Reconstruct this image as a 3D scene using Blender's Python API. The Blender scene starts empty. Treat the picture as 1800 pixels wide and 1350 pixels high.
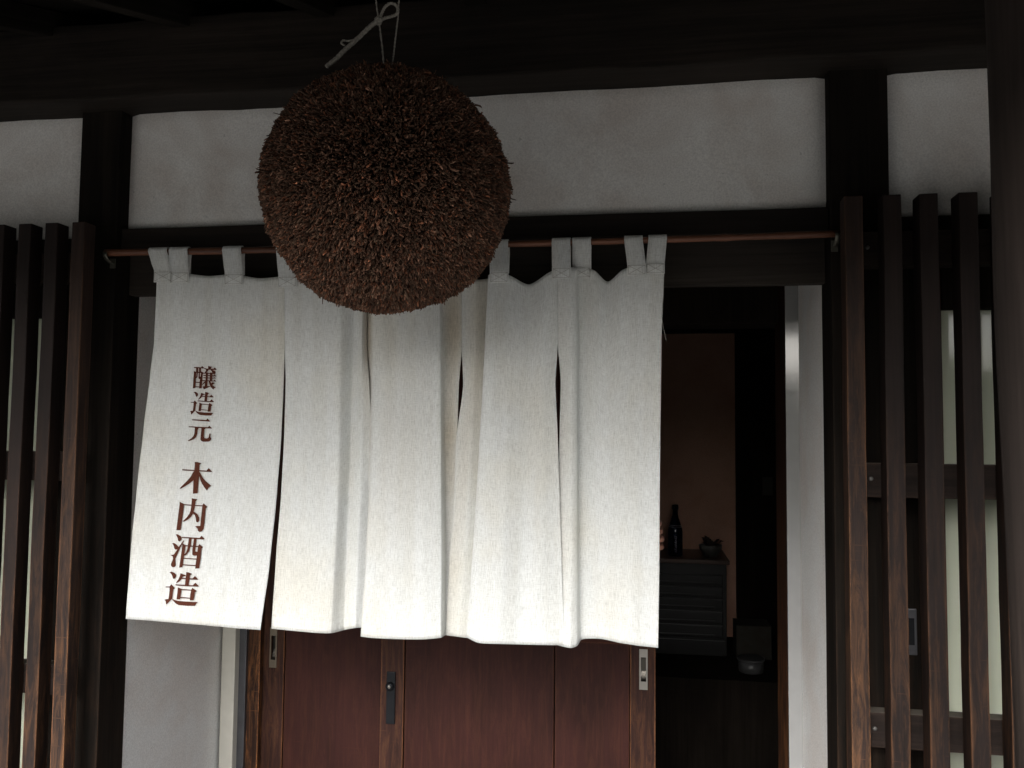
import bpy, bmesh, math, random
import numpy as np
from mathutils import Vector, Matrix, noise as mnoise

random.seed(7)
RNG = np.random.default_rng(7)
SC = bpy.context.scene
COL = SC.collection
rad = math.radians

# ------------------------------------------------------------------ camera
F_PX = 1495.0                       # focal length for an 1800 px wide picture
CAM_POS = Vector((0.0, -1.9, 1.6))
_Z = Vector((248.0, 24575.0, -1495.0)).normalized()      # world up seen from the camera
_X = Vector((9380.0, -4.0, 1495.0)).normalized()         # along the front of the building
_X = (_X - _Z * _X.dot(_Z)).normalized()
_Y = _Z.cross(_X)
ROT = Matrix((_X, _Y, _Z))
cd = bpy.data.cameras.new('camera')
cam = bpy.data.objects.new('camera', cd)
COL.objects.link(cam)
cam.matrix_world = Matrix.Translation(CAM_POS) @ ROT.to_4x4()
cd.sensor_width = 36.0
cd.lens = 36.0 * F_PX / 1800.0
cd.clip_start, cd.clip_end = 0.02, 300.0
cd.dof.use_dof = True
cd.dof.focus_distance = 1.95
cd.dof.aperture_fstop = 16.0
SC.camera = cam

# ------------------------------------------------------------------ sky and sun (overcast)
SUN_EL, SUN_ROT = 36.0, 192.0
w = bpy.data.worlds.new('World')
SC.world = w
w.use_nodes = True
nt = w.node_tree
bg = nt.nodes['Background']
sky = nt.nodes.new('ShaderNodeTexSky')
sky.sky_type = 'NISHITA'
sky.sun_disc = False
sky.sun_elevation = rad(SUN_EL)
sky.sun_rotation = rad(SUN_ROT)
sky.dust_density = 4.0
hs = nt.nodes.new('ShaderNodeHueSaturation')
hs.inputs['Saturation'].default_value = 0.30
nt.links.new(sky.outputs[0], hs.inputs['Color'])
nt.links.new(hs.outputs[0], bg.inputs['Color'])
bg.inputs['Strength'].default_value = 0.13

sd = bpy.data.lights.new('sun', 'SUN')
sd.energy = 1.2
sd.angle = rad(38)
sd.color = (1.0, 0.985, 0.965)
sun = bpy.data.objects.new('sun', sd)
COL.objects.link(sun)
_e, _r = rad(SUN_EL), rad(SUN_ROT)
_sd = Vector((math.sin(_r) * math.cos(_e), math.cos(_r) * math.cos(_e), math.sin(_e)))
sun.rotation_euler = _sd.to_track_quat('Z', 'Y').to_euler()
sun.location = (0, -8, 9)

SC.view_settings.view_transform = 'Standard'
SC.view_settings.look = 'None'
SC.view_settings.gamma = 1.0
SC.view_settings.use_curve_mapping = False
SC.view_settings.exposure = 1.52
SC.render.engine = 'CYCLES'
SC.cycles.max_bounces = 10
SC.cycles.diffuse_bounces = 6
SC.cycles.use_denoising = True

# ------------------------------------------------------------------ helpers
def at(px, py, y):
    """Point of the photo (1800 x 1350) on the vertical plane at depth y."""
    d = ROT @ Vector((px - 900.0, 675.0 - py, -F_PX))
    t = (y - CAM_POS.y) / d.y
    return CAM_POS + d * t

def new_obj(name, me, parent=None, loc=(0, 0, 0)):
    o = bpy.data.objects.new(name, me)
    COL.objects.link(o)
    o.location = loc
    if parent is not None:
        o.parent = parent
        o.location = Vector(loc) - world_loc(parent)
    return o

def world_loc(o):
    v = Vector(o.location)
    while o.parent:
        o = o.parent
        v += Vector(o.location)
    return v

def tag(o, label=None, cat=None, group=None, kind=None):
    if label: o['label'] = label
    if cat: o['category'] = cat
    if group: o['group'] = group
    if kind: o['kind'] = kind
    return o

def thing(name, loc, label, cat, group=None):
    return tag(new_obj(name, None, None, loc), label, cat, group)

def mesh_from(name, verts, faces, mat=None, smooth=False):
    me = bpy.data.meshes.new(name)
    me.from_pydata([tuple(v) for v in verts], [], faces)
    if mat: me.materials.append(mat)
    if smooth:
        me.polygons.foreach_set('use_smooth', [True] * len(me.polygons))
    me.update()
    return me

def box_mesh(name, sx, sy, sz, mat, bevel=0.002, rough=0.0, cuts=0, seed=0):
    bm = bmesh.new()
    bmesh.ops.create_cube(bm, size=1.0)
    bmesh.ops.scale(bm, vec=(sx, sy, sz), verts=bm.verts)
    if bevel > 0:
        bmesh.ops.bevel(bm, geom=list(bm.edges), offset=bevel, segments=2, profile=0.6, affect='EDGES')
    if cuts:
        ax = int(np.argmax((sx, sy, sz)))
        L = (sx, sy, sz)[ax]
        for k in range(1, cuts):
            co = [0, 0, 0]; no = [0, 0, 0]
            co[ax] = -L / 2 + L * k / cuts; no[ax] = 1
            bmesh.ops.bisect_plane(bm, geom=list(bm.verts) + list(bm.edges) + list(bm.faces), plane_co=co, plane_no=no)
        for v in bm.verts:
            p = Vector(v.co); p[ax] *= 1.0
            q = p * 4 + Vector((seed * 3.1, seed * 1.7, 0))
            v.co += Vector(mnoise.noise_vector(q)) * rough + Vector(mnoise.noise_vector(q * 4.3)) * rough * 0.4
    bmesh.ops.recalc_face_normals(bm, faces=bm.faces)
    me = bpy.data.meshes.new(name)
    bm.to_mesh(me); bm.free()
    me.materials.append(mat)
    return me

def box(name, x0, x1, y0, y1, z0, z1, mat, parent=None, bevel=0.002, rough=0.0, cuts=0, label=None, seed=0):
    me = box_mesh(name, x1 - x0, y1 - y0, z1 - z0, mat, bevel, rough, cuts, seed)
    o = new_obj(name, me, parent, ((x0 + x1) / 2, (y0 + y1) / 2, (z0 + z1) / 2))
    if label: o['label'] = label
    return o

def tube_data(path, r, sides=8, taper=None, cap=True):
    pts = [Vector(p) for p in path]
    vs, fs = [], []
    up = Vector((0.13, 0.31, 0.94))
    prev = None
    for i, p in enumerate(pts):
        a = pts[max(i - 1, 0)]; b = pts[min(i + 1, len(pts) - 1)]
        t = (b - a).normalized()
        n = prev if prev is not None else up
        n = (n - t * n.dot(t))
        if n.length < 1e-5: n = t.orthogonal()
        n.normalize(); prev = n
        bnm = t.cross(n)
        rr = r[i] if isinstance(r, (list, tuple)) else r
        for k in range(sides):
            an = 2 * math.pi * k / sides
            vs.append(p + (n * math.cos(an) + bnm * math.sin(an)) * rr)
    for i in range(len(pts) - 1):
        for k in range(sides):
            k2 = (k + 1) % sides
            fs.append((i * sides + k, i * sides + k2, (i + 1) * sides + k2, (i + 1) * sides + k))
    if cap:
        fs.append(tuple(range(sides - 1, -1, -1)))
        b0 = (len(pts) - 1) * sides
        fs.append(tuple(b0 + k for k in range(sides)))
    return vs, fs

def merge(parts):
    V, Fc = [], []
    for vs, fs in parts:
        o = len(V)
        V += list(vs)
        Fc += [tuple(i + o for i in f) for f in fs]
    return V, Fc

def catmull(pts, n):
    P = [np.array(p, float) for p in pts]
    P = [2 * P[0] - P[1]] + P + [2 * P[-1] - P[-2]]
    out = []
    for i in range(1, len(P) - 2):
        for k in range(n):
            t = k / n
            out.append(0.5 * ((2 * P[i]) + (-P[i-1] + P[i+1]) * t + (2*P[i-1] - 5*P[i] + 4*P[i+1] - P[i+2]) * t*t + (-P[i-1] + 3*P[i] - 3*P[i+1] + P[i+2]) * t**3))
    out.append(P[-2])
    return out

def lathe(name, prof, mat, parent, loc, sides=24):
    vs, fs = [], []
    for r, z in prof:
        for k in range(sides):
            a = 2 * math.pi * k / sides
            vs.append((r * math.cos(a), r * math.sin(a), z))
    for i in range(len(prof) - 1):
        for k in range(sides):
            k2 = (k + 1) % sides
            fs.append((i*sides+k, i*sides+k2, (i+1)*sides+k2, (i+1)*sides+k))
    fs.append(tuple(range(sides - 1, -1, -1)))
    fs.append(tuple((len(prof)-1)*sides + k for k in range(sides)))
    return new_obj(name, mesh_from(name, vs, fs, mat, True), parent, loc)

# ------------------------------------------------------------------ materials
def mat_new(name):
    m = bpy.data.materials.new(name)
    m.use_nodes = True
    t = m.node_tree
    return m, t, t.nodes['Principled BSDF']

def N(t, kind, **kw):
    n = t.nodes.new(kind)
    for k, v in kw.items():
        if k.startswith('i_'):
            n.inputs[k[2:].replace('_', ' ')].default_value = v
        else:
            setattr(n, k, v)
    return n

def ramp(t, fac, stops):
    r = t.nodes.new('ShaderNodeValToRGB')
    while len(r.color_ramp.elements) < len(stops):
        r.color_ramp.elements.new(0.5)
    for e, (p, c) in zip(r.color_ramp.elements, stops):
        e.position = p
        e.color = c if len(c) == 4 else (*c, 1)
    t.links.new(fac, r.inputs[0])
    return r

def math_node(t, op, a, b=None, clamp=False):
    n = t.nodes.new('ShaderNodeMath'); n.operation = op; n.use_clamp = clamp
    for i, v in enumerate((a, b)):
        if v is None: continue
        if isinstance(v, (int, float)): n.inputs[i].default_value = v
        else: t.links.new(v, n.inputs[i])
    return n.outputs[0]

def mixc(t, fac, a, b, blend='MIX'):
    n = t.nodes.new('ShaderNodeMix'); n.data_type = 'RGBA'; n.blend_type = blend
    for s, v in ((0, fac), (6, a), (7, b)):
        if isinstance(v, (int, float)): n.inputs[s].default_value = v
        elif isinstance(v, tuple): n.inputs[s].default_value = (*v, 1) if len(v) == 3 else v
        else: t.links.new(v, n.inputs[s])
    return n.outputs[2]

def wood(name, dark, light, axis='Z', worn=None, wear=0.0, rough=0.6, grain=1.0, zwear=None, spec=0.35, dust=False, vary=False):
    m, t, b = mat_new(name)
    tc = N(t, 'ShaderNodeTexCoord')
    oi = N(t, 'ShaderNodeObjectInfo')
    off = N(t, 'ShaderNodeVectorMath', operation='ADD')
    sc = N(t, 'ShaderNodeVectorMath', operation='SCALE')
    cmb = N(t, 'ShaderNodeCombineXYZ')
    for k in range(3): t.links.new(oi.outputs['Random'], cmb.inputs[k])
    t.links.new(cmb.outputs[0], sc.inputs[0]); sc.inputs['Scale'].default_value = 37.0
    t.links.new(tc.outputs['Object'], off.inputs[0]); t.links.new(sc.outputs[0], off.inputs[1])
    def stretched(s_across, s_along, detail=4, rr=0.6, dist=0.0):
        mp = N(t, 'ShaderNodeMapping')
        s = [s_across] * 3; s['XYZ'.index(axis)] = s_along
        mp.inputs['Scale'].default_value = s
        t.links.new(off.outputs[0], mp.inputs[0])
        n = N(t, 'ShaderNodeTexNoise', i_Scale=1.0, i_Detail=detail, i_Roughness=rr, i_Distortion=dist)
        t.links.new(mp.outputs[0], n.inputs['Vector'])
        return n.outputs[0]
    g1 = stretched(140, 3.0, 5, 0.65, 0.4)
    g2 = stretched(28, 1.2, 3, 0.5, 1.2)
    big = stretched(6, 2.5, 3, 0.6)
    gr = math_node(t, 'ADD', math_node(t, 'MULTIPLY', g1, 0.55), math_node(t, 'MULTIPLY', g2, 0.45))
    c = ramp(t, gr, [(0.36, dark), (0.64, light)]).outputs[0]
    mod = ramp(t, big, [(0.3, (0.68, 0.68, 0.68)), (0.7, (1.25, 1.25, 1.25))]).outputs[0]
    c = mixc(t, 1.0, c, mod, 'MULTIPLY')
    if vary:
        vr = N(t, 'ShaderNodeMapRange'); t.links.new(oi.outputs['Random'], vr.inputs[0]); vr.inputs[3].default_value = 0.72; vr.inputs[4].default_value = 1.12
        vm = N(t, 'ShaderNodeVectorMath', operation='SCALE'); t.links.new(c, vm.inputs[0]); t.links.new(vr.outputs[0], vm.inputs['Scale'])
        c = vm.outputs[0]
    if worn is not None and wear > 0:
        bev = N(t, 'ShaderNodeBevel', samples=6); bev.inputs['Radius'].default_value = 0.009
        geo = N(t, 'ShaderNodeNewGeometry')
        dt = N(t, 'ShaderNodeVectorMath', operation='DOT_PRODUCT')
        t.links.new(bev.outputs[0], dt.inputs[0]); t.links.new(geo.outputs['Normal'], dt.inputs[1])
        edge = math_node(t, 'SUBTRACT', 1.0, dt.outputs['Value'])
        edge = math_node(t, 'MULTIPLY', edge, 5.0, True)
        pn = stretched(60, 7.0, 8, 0.78, 0.8)
        pm = ramp(t, pn, [(0.46, (0, 0, 0)), (0.66, (1, 1, 1))]).outputs[0]
        pm2 = ramp(t, pn, [(0.36, (0, 0, 0)), (0.55, (1, 1, 1))]).outputs[0]
        e = math_node(t, 'MULTIPLY', edge, pm2)
        fl = math_node(t, 'MULTIPLY', pm, 0.6)
        tot = math_node(t, 'MAXIMUM', e, fl)
        # short scratches across the grain
        mp = N(t, 'ShaderNodeMapping'); s = [9, 9, 9]; s['XYZ'.index(axis)] = 240
        mp.inputs['Scale'].default_value = s; mp.inputs['Rotation'].default_value = (0.0, 0.22, 0.0)
        t.links.new(off.outputs[0], mp.inputs[0])
        sn = N(t, 'ShaderNodeTexNoise', i_Scale=1.0, i_Detail=2.0)
        t.links.new(mp.outputs[0], sn.inputs['Vector'])
        scr = ramp(t, sn.outputs[0], [(0.68, (0, 0, 0)), (0.73, (1, 1, 1))]).outputs[0]
        tot = math_node(t, 'MAXIMUM', tot, math_node(t, 'MULTIPLY', scr, 0.32))
        if zwear:
            sep = N(t, 'ShaderNodeSeparateXYZ'); t.links.new(geo.outputs['Position'], sep.inputs[0])
            mr = N(t, 'ShaderNodeMapRange'); t.links.new(sep.outputs['Z'], mr.inputs[0])
            mr.inputs[1].default_value = zwear[0]; mr.inputs[2].default_value = zwear[1]
            mr.inputs[3].default_value = 0.0; mr.inputs[4].default_value = 1.0
            tot = math_node(t, 'MULTIPLY', tot, mr.outputs[0])
        if vary:
            wr = N(t, 'ShaderNodeMapRange'); r2 = math_node(t, 'FRACT', math_node(t, 'MULTIPLY', oi.outputs['Random'], 7.31)); t.links.new(r2, wr.inputs[0]); wr.inputs[3].default_value = 0.45; wr.inputs[4].default_value = 1.25
            tot = math_node(t, 'MULTIPLY', tot, wr.outputs[0])
        tot = math_node(t, 'MULTIPLY', tot, wear, True)
        wc = mixc(t, g1, tuple(x * 0.6 for x in worn), tuple(x * 1.3 for x in worn))
        c = mixc(t, tot, c, wc)
        sh = math_node(t, 'MULTIPLY', math_node(t, 'MULTIPLY', math_node(t, 'SUBTRACT', edge, 0.45, True), 1.6, True), math_node(t, 'MULTIPLY', pm2, math_node(t, 'MULTIPLY', mr.outputs[0] if zwear else 1.0, wear)), True)
        c = mixc(t, sh, c, tuple(x * 2.2 for x in worn))
    if dust:
        ge2 = N(t, 'ShaderNodeNewGeometry'); s2 = N(t, 'ShaderNodeSeparateXYZ'); t.links.new(ge2.outputs['Normal'], s2.inputs[0])
        c = mixc(t, math_node(t, 'MULTIPLY', math_node(t, 'SUBTRACT', s2.outputs['Z'], 0.6, True), 2.0, True), c, (0.17, 0.15, 0.125))
    t.links.new(c, b.inputs['Base Color'])
    b.inputs['Roughness'].default_value = rough
    b.inputs['Specular IOR Level'].default_value = spec
    bp = N(t, 'ShaderNodeBump'); bp.inputs['Strength'].default_value = 0.35 * grain; bp.inputs['Distance'].default_value = 0.0015
    t.links.new(gr, bp.inputs['Height']); t.links.new(bp.outputs[0], b.inputs['Normal'])
    return m

def plaster(name, col, var=0.12, tint=(1, .95, .92)):
    m, t, b = mat_new(name)
    tc = N(t, 'ShaderNodeNewGeometry')
    n1 = N(t, 'ShaderNodeTexNoise', i_Scale=5.0, i_Detail=5.0, i_Roughness=0.6, i_Distortion=0.4)
    n2 = N(t, 'ShaderNodeTexNoise', i_Scale=260.0, i_Detail=3.0)
    n3 = N(t, 'ShaderNodeTexNoise', i_Scale=70.0, i_Detail=2.0)
    for n in (n1, n2, n3): t.links.new(tc.outputs['Position'], n.inputs['Vector'])
    lo = tuple(c * (1 - var) * k for c, k in zip(col, tint))
    c = ramp(t, n1.outputs[0], [(0.36, lo), (0.6, col)]).outputs[0]
    f = ramp(t, n2.outputs[0], [(0.3, (0.86, 0.86, 0.86)), (0.7, (1.1, 1.1, 1.1))]).outputs[0]
    c = mixc(t, 1.0, c, f, 'MULTIPLY')
    sp = ramp(t, n3.outputs[0], [(0.73, (0, 0, 0)), (0.79, (1, 1, 1))]).outputs[0]
    c = mixc(t, math_node(t, 'MULTIPLY', sp, 0.35), c, tuple(x * 0.35 for x in col))
    t.links.new(c, b.inputs['Base Color'])
    b.inputs['Roughness'].default_value = 0.9
    b.inputs['Specular IOR Level'].default_value = 0.15
    bp = N(t, 'ShaderNodeBump'); bp.inputs['Strength'].default_value = 0.3; bp.inputs['Distance'].default_value = 0.002
    h = math_node(t, 'ADD', n1.outputs[0], math_node(t, 'MULTIPLY', n2.outputs[0], 0.3))
    t.links.new(h, bp.inputs['Height']); t.links.new(bp.outputs[0], b.inputs['Normal'])
    return m

def plain(name, col, rough=0.5, metal=0.0, spec=0.5, noise=0.1, scale=30.0):
    m, t, b = mat_new(name)
    tc = N(t, 'ShaderNodeTexCoord')
    n1 = N(t, 'ShaderNodeTexNoise', i_Scale=scale, i_Detail=4.0)
    t.links.new(tc.outputs['Object'], n1.inputs['Vector'])
    c = ramp(t, n1.outputs[0], [(0.3, tuple(x * (1 - noise) for x in col)), (0.7, tuple(min(1, x * (1 + noise)) for x in col))]).outputs[0]
    t.links.new(c, b.inputs['Base Color'])
    r = ramp(t, n1.outputs[0], [(0.3, (rough * .85,) * 3), (0.7, (min(1, rough * 1.15),) * 3)]).outputs[0]
    t.links.new(r, b.inputs['Roughness'])
    b.inputs['Metallic'].default_value = metal
    b.inputs['Specular IOR Level'].default_value = spec
    return m

def linen(name):
    m, t, b = mat_new(name)
    uv = N(t, 'ShaderNodeTexCoord')
    def th(sx, sy, det=3.0):
        mp = N(t, 'ShaderNodeMapping'); mp.inputs['Scale'].default_value = (sx, sy, 1)
        t.links.new(uv.outputs['UV'], mp.inputs[0])
        n = N(t, 'ShaderNodeTexNoise', i_Scale=1.0, i_Detail=det, i_Roughness=0.6)
        n.noise_dimensions = '2D'
        t.links.new(mp.outputs[0], n.inputs['Vector'])
        return n.outputs[0]
    warp = th(520, 34); weft = th(40, 520); warp2 = th(1000, 90, 1.0); weft2 = th(90, 1000, 1.0)
    blot = th(3.2, 2.4, 3.0); vert = th(26, 1.4, 3.0)
    a = math_node(t, 'ADD', math_node(t, 'MULTIPLY', warp, 0.36), math_node(t, 'MULTIPLY', weft, 0.21))
    a = math_node(t, 'ADD', a, math_node(t, 'MULTIPLY', warp2, 0.27))
    a = math_node(t, 'ADD', a, math_node(t, 'MULTIPLY', weft2, 0.20))
    c = ramp(t, a, [(0.36, (0.59, 0.598, 0.578)), (0.50, (0.75, 0.762, 0.745)), (0.63, (0.865, 0.882, 0.87))]).outputs[0]
    st = ramp(t, blot, [(0.5, (1, 1, 1)), (0.75, (0.985, 0.955, 0.90))]).outputs[0]
    c = mixc(t, 1.0, c, st, 'MULTIPLY')
    vt = ramp(t, vert, [(0.3, (0.95, 0.94, 0.92)), (0.6, (1, 1, 1))]).outputs[0]
    c = mixc(t, 1.0, c, vt, 'MULTIPLY')
    sa = N(t, 'ShaderNodeAttribute', attribute_name='stain_shade')
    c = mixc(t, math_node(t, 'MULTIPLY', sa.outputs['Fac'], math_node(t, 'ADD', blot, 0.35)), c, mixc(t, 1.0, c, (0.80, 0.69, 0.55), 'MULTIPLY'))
    t.links.new(c, b.inputs['Base Color'])
    b.inputs['Roughness'].default_value = 0.95
    b.inputs['Specular IOR Level'].default_value = 0.05
    b.inputs['Sheen Weight'].default_value = 0.15
    bp = N(t, 'ShaderNodeBump'); bp.inputs['Strength'].default_value = 0.35; bp.inputs['Distance'].default_value = 0.0008
    t.links.new(a, bp.inputs['Height']); t.links.new(bp.outputs[0], b.inputs['Normal'])
    tr = N(t, 'ShaderNodeBsdfTranslucent'); t.links.new(c, tr.inputs['Color'])
    mx = N(t, 'ShaderNodeMixShader'); mx.inputs[0].default_value = 0.16
    out = t.nodes['Material Output']
    t.links.new(b.outputs[0], mx.inputs[1]); t.links.new(tr.outputs[0], mx.inputs[2])
    t.links.new(mx.outputs[0], out.inputs['Surface'])
    return m

M = {}
M['post'] = wood('post_wood', (0.007, 0.006, 0.005), (0.018, 0.014, 0.011), 'Z', (0.07, 0.035, 0.02), 0.3, 0.8, zwear=(1.9, 0.9), spec=0.06)
M['beam'] = wood('beam_wood', (0.010, 0.008, 0.006), (0.026, 0.020, 0.016), 'X', rough=0.75, spec=0.15)
M['rafter'] = wood('rafter_wood', (0.007, 0.006, 0.005), (0.017, 0.014, 0.011), 'Y', rough=0.85, spec=0.06)
M['slat'] = wood('slat_wood', (0.014, 0.009, 0.0075), (0.026, 0.0165, 0.0138), 'Z', (0.15, 0.068, 0.030), 0.72, 0.66, 1.4, (1.72, 0.95), spec=0.2, vary=True)
M['slat_worn'] = wood('worn_slat_wood', (0.016, 0.010, 0.0085), (0.034, 0.0215, 0.0175), 'Z', (0.19, 0.088, 0.038), 1.05, 0.66, 1.6, (2.25, 0.85), spec=0.2)
M['bar'] = wood('bar_wood', (0.014, 0.010, 0.008), (0.030, 0.021, 0.018), 'X', (0.08, 0.05, 0.035), 0.3, 0.75, 1.2, spec=0.15, dust=True)
M['eave_post'] = wood('eave_post_wood', (0.022, 0.0165, 0.014), (0.040, 0.030, 0.0258), 'Z', (0.14, 0.09, 0.06), 0.5, 0.8, 1.8, (1.5, 1.0), spec=0.15)
M['door'] = wood('door_wood', (0.026, 0.0078, 0.0060), (0.036, 0.0110, 0.0086), 'Z', (0.15, 0.058, 0.026), 0.24, 0.55, 0.6, spec=0.16)
M['door_rail'] = wood('door_rail_wood', (0.034, 0.010, 0.007), (0.06, 0.018, 0.012), 'X', (0.18, 0.065, 0.026), 0.3, 0.55, 0.6, spec=0.16)
M['stile'] = wood('stile_wood', (0.022, 0.0085, 0.0065), (0.038, 0.0155, 0.0115), 'Z', (0.20, 0.085, 0.035), 0.5, 0.55, 0.8, spec=0.16)
M['frame'] = wood('door_frame_wood', (0.018, 0.009, 0.006), (0.042, 0.019, 0.012), 'Z', (0.34, 0.14, 0.05), 1.0, 0.55, 1.0, (1.55, 0.9), spec=0.15)
M['board'] = wood('head_board_wood', (0.014, 0.011, 0.009), (0.040, 0.031, 0.024), 'X', rough=0.7, spec=0.25)
M['plaster'] = plaster('white_plaster', (0.84, 0.825, 0.79), 0.15)
M['side'] = plaster('smooth_side_wall', (0.80, 0.80, 0.785), 0.05)
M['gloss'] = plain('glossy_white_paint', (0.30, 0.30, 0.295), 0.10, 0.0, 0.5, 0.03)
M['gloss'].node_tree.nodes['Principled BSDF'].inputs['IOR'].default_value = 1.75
M['cream'] = plain('cream_paint', (0.52, 0.50, 0.44), 0.5, 0, 0.4, 0.05)
M['track'] = plain('dark_metal_track', (0.12, 0.12, 0.13), 0.35, 0.7)
M['steel'] = plain('brushed_steel', (0.36, 0.34, 0.31), 0.34, 1.0, 0.5, 0.03, 40)
M['brass'] = plain('dull_brass_plate', (0.20, 0.17, 0.13), 0.45, 1.0, 0.5, 0.08, 40)
M['dish'] = plain('dark_pull_dish', (0.10, 0.092, 0.08), 0.30, 1.0, 0.5, 0.03, 40)
M['black'] = plain('black_enamel', (0.008, 0.009, 0.011), 0.45, 0.0, 0.2)
M['linen'] = linen('natural_linen')
M['ink'] = plain('brown_print', (0.085, 0.028, 0.017), 0.9, 0, 0.1, 0.35, 420)
M['thread'] = plain('seam_thread', (0.33, 0.31, 0.28), 0.9, 0, 0.1)
M['bamboo'] = wood('brown_bamboo', (0.065, 0.026, 0.015), (0.19, 0.078, 0.043), 'X', rough=0.42, grain=0.8)
M['twine'] = plain('hemp_twine', (0.30, 0.28, 0.24), 0.95, 0, 0.1, 0.35, 250)
M['iron'] = plain('galvanised_iron', (0.14, 0.135, 0.11), 0.55, 0.8)
M['bolt'] = plain('bolt_iron', (0.16, 0.155, 0.145), 0.55, 0.5)
M['paving'] = plaster('yard_paving', (0.185, 0.184, 0.178), 0.2)
M['yard_wall'] = plaster('yard_wall_render', (0.16, 0.17, 0.14), 0.2)
M['int_wall'] = plaster('brown_earth_wall', (0.70, 0.42, 0.30), 0.10)
M['int_dark'] = wood('dark_interior_wood', (0.010, 0.008, 0.006), (0.02, 0.015, 0.012), 'Z', rough=0.8, spec=0.06)
M['int_floor'] = plaster('interior_concrete', (0.09, 0.085, 0.08), 0.2)
M['chest'] = wood('chest_wood', (0.007, 0.007, 0.007), (0.013, 0.0125, 0.0125), 'X', rough=0.4)
M['chest_top'] = wood('chest_top_wood', (0.06, 0.032, 0.02), (0.10, 0.05, 0.03), 'X', rough=0.35)
M['bottle'] = plain('dark_blue_glass', (0.008, 0.010, 0.028), 0.08, 0.0, 0.6)
M['label_ink'] = plain('silver_label_print', (0.6, 0.6, 0.58), 0.5)
M['ceramic'] = plain('grey_glazed_ceramic', (0.11, 0.11, 0.10), 0.3)
M['leaf'] = plain('dry_dark_leaf', (0.05, 0.03, 0.025), 0.7, 0, 0.3, 0.4, 60)
M['white_plastic'] = plain('white_plastic', (0.06, 0.06, 0.06), 0.4)
M['card'] = plain('brown_card', (0.022, 0.018, 0.012), 0.8)
M['paper'] = plain('yellowed_paper', (0.05, 0.046, 0.036), 0.9)
M['skin'] = plain('skin', (0.52, 0.26, 0.19), 0.5, 0, 0.4, 0.08, 40)
M['shirt'] = plain('navy_work_shirt', (0.025, 0.028, 0.045), 0.9, 0, 0.1)
M['hair'] = plain('black_hair', (0.012, 0.010, 0.009), 0.5)
M['eye'] = plain('eye_white', (0.6, 0.58, 0.55), 0.2)

def pane_mat():
    m, t, b = mat_new('frosted_green_glass')
    tc = N(t, 'ShaderNodeNewGeometry')
    n1 = N(t, 'ShaderNodeTexNoise', i_Scale=4.0, i_Detail=3.0)
    t.links.new(tc.outputs['Position'], n1.inputs['Vector'])
    c = ramp(t, n1.outputs[0], [(0.3, (0.66, 0.70, 0.55)), (0.7, (0.74, 0.78, 0.62))]).outputs[0]
    t.links.new(c, b.inputs['Base Color'])
    b.inputs['Roughness'].default_value = 0.06
    b.inputs['IOR'].default_value = 1.5
    return m
M['pane'] = pane_mat()

def cedar_mat():
    m, t, b = mat_new('dry_cedar')
    at_ = N(t, 'ShaderNodeAttribute', attribute_name='tone')
    t.links.new(at_.outputs['Color'], b.inputs['Base Color'])
    b.inputs['Roughness'].default_value = 0.85
    b.inputs['Specular IOR Level'].default_value = 0.2
    return m
M['cedar'] = cedar_mat()

# ------------------------------------------------------------------ ground, yard, interior
def quad(name, x0, x1, y0, y1, z, mat):
    me = mesh_from(name, [(x0, y0, z), (x1, y0, z), (x1, y1, z), (x0, y1, z)], [(0, 1, 2, 3)], mat)
    return tag(new_obj(name, me), kind='structure')

quad('ground', -90, 90, -120, 0.62, 0.0, M['paving'])
quad('interior_floor', -3.2, 3.2, 0.62, 3.6, 0.0, M['int_floor'])
hv, hf = [], []
hn, hm = 160, 8
for i in range(hn + 1):
    x = -40 + 80 * i / hn
    top = 2.9 + .35 * mnoise.noise(Vector((x * .5, 1, 0))) + .25 * mnoise.noise(Vector((x * 2.1, 5, 0)))
    for j in range(hm + 1):
        a = math.pi * j / hm
        bl = .25 * mnoise.noise(Vector((x * 1.3, a * 3, 2)))
        hv.append((x, -14.5 + (.8 + bl) * math.cos(a), 0.003 if j in (0, hm) else (top + bl) * min(1, math.sin(a) * 1.6)))
for i in range(hn):
    for j in range(hm):
        a = i * (hm + 1) + j
        hf.append((a, a + hm + 1, a + hm + 2, a + 1))
tag(new_obj('hedge', mesh_from('hedge', hv, hf, plaster('hedge_green', (0.055, 0.075, 0.04), 0.4))), kind='structure')
def sbox(name, *a, **k): return tag(box(name, *a, bevel=0.0, **k), kind='structure')
sbox('raised_floor', -2.6, 1.5, 2.15, 3.3, 0.004, 0.5, M['int_dark'])
sbox('interior_wall', -2.7, 0.486, 3.02, 3.10, 0.5, 2.6, M['int_wall'])
sbox('interior_wall', -2.8, 1.7, 3.31, 3.36, 0.0, 2.68, M['int_dark'])
sbox('interior_wall', -2.78, 1.15, 0.745, 0.79, 2.065, 2.6, M['int_dark'])
sbox('interior_wall', -2.78, -1.30, 0.742, 0.79, 0.0, 2.062, M['int_dark'])
sbox('interior_wall', 0.425, 1.15, 0.742, 0.79, 0.0, 2.062, M['int_dark'])
sbox('interior_wall', 0.545, 1.6, 3.02, 3.10, 0.5, 2.6, M['int_dark'])
sbox('interior_wall', -2.78, -2.70, 0.75, 3.3, 0.0, 2.6, M['int_wall'])
sbox('interior_wall', 1.05, 1.15, 0.75, 3.02, 0.0, 2.6, M['int_dark'])
sbox('interior_ceiling', -2.8, 1.7, 0.72, 3.3, 2.6, 2.68, M['int_dark'])
tag(box('interior_beam', -2.7, 1.04, 2.95, 3.015, 2.19, 2.59, M['int_dark']), kind='structure')
tag(box('interior_pillar', 0.488, 0.543, 2.97, 3.04, 0.5, 2.188, M['int_dark']), kind='structure')

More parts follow.
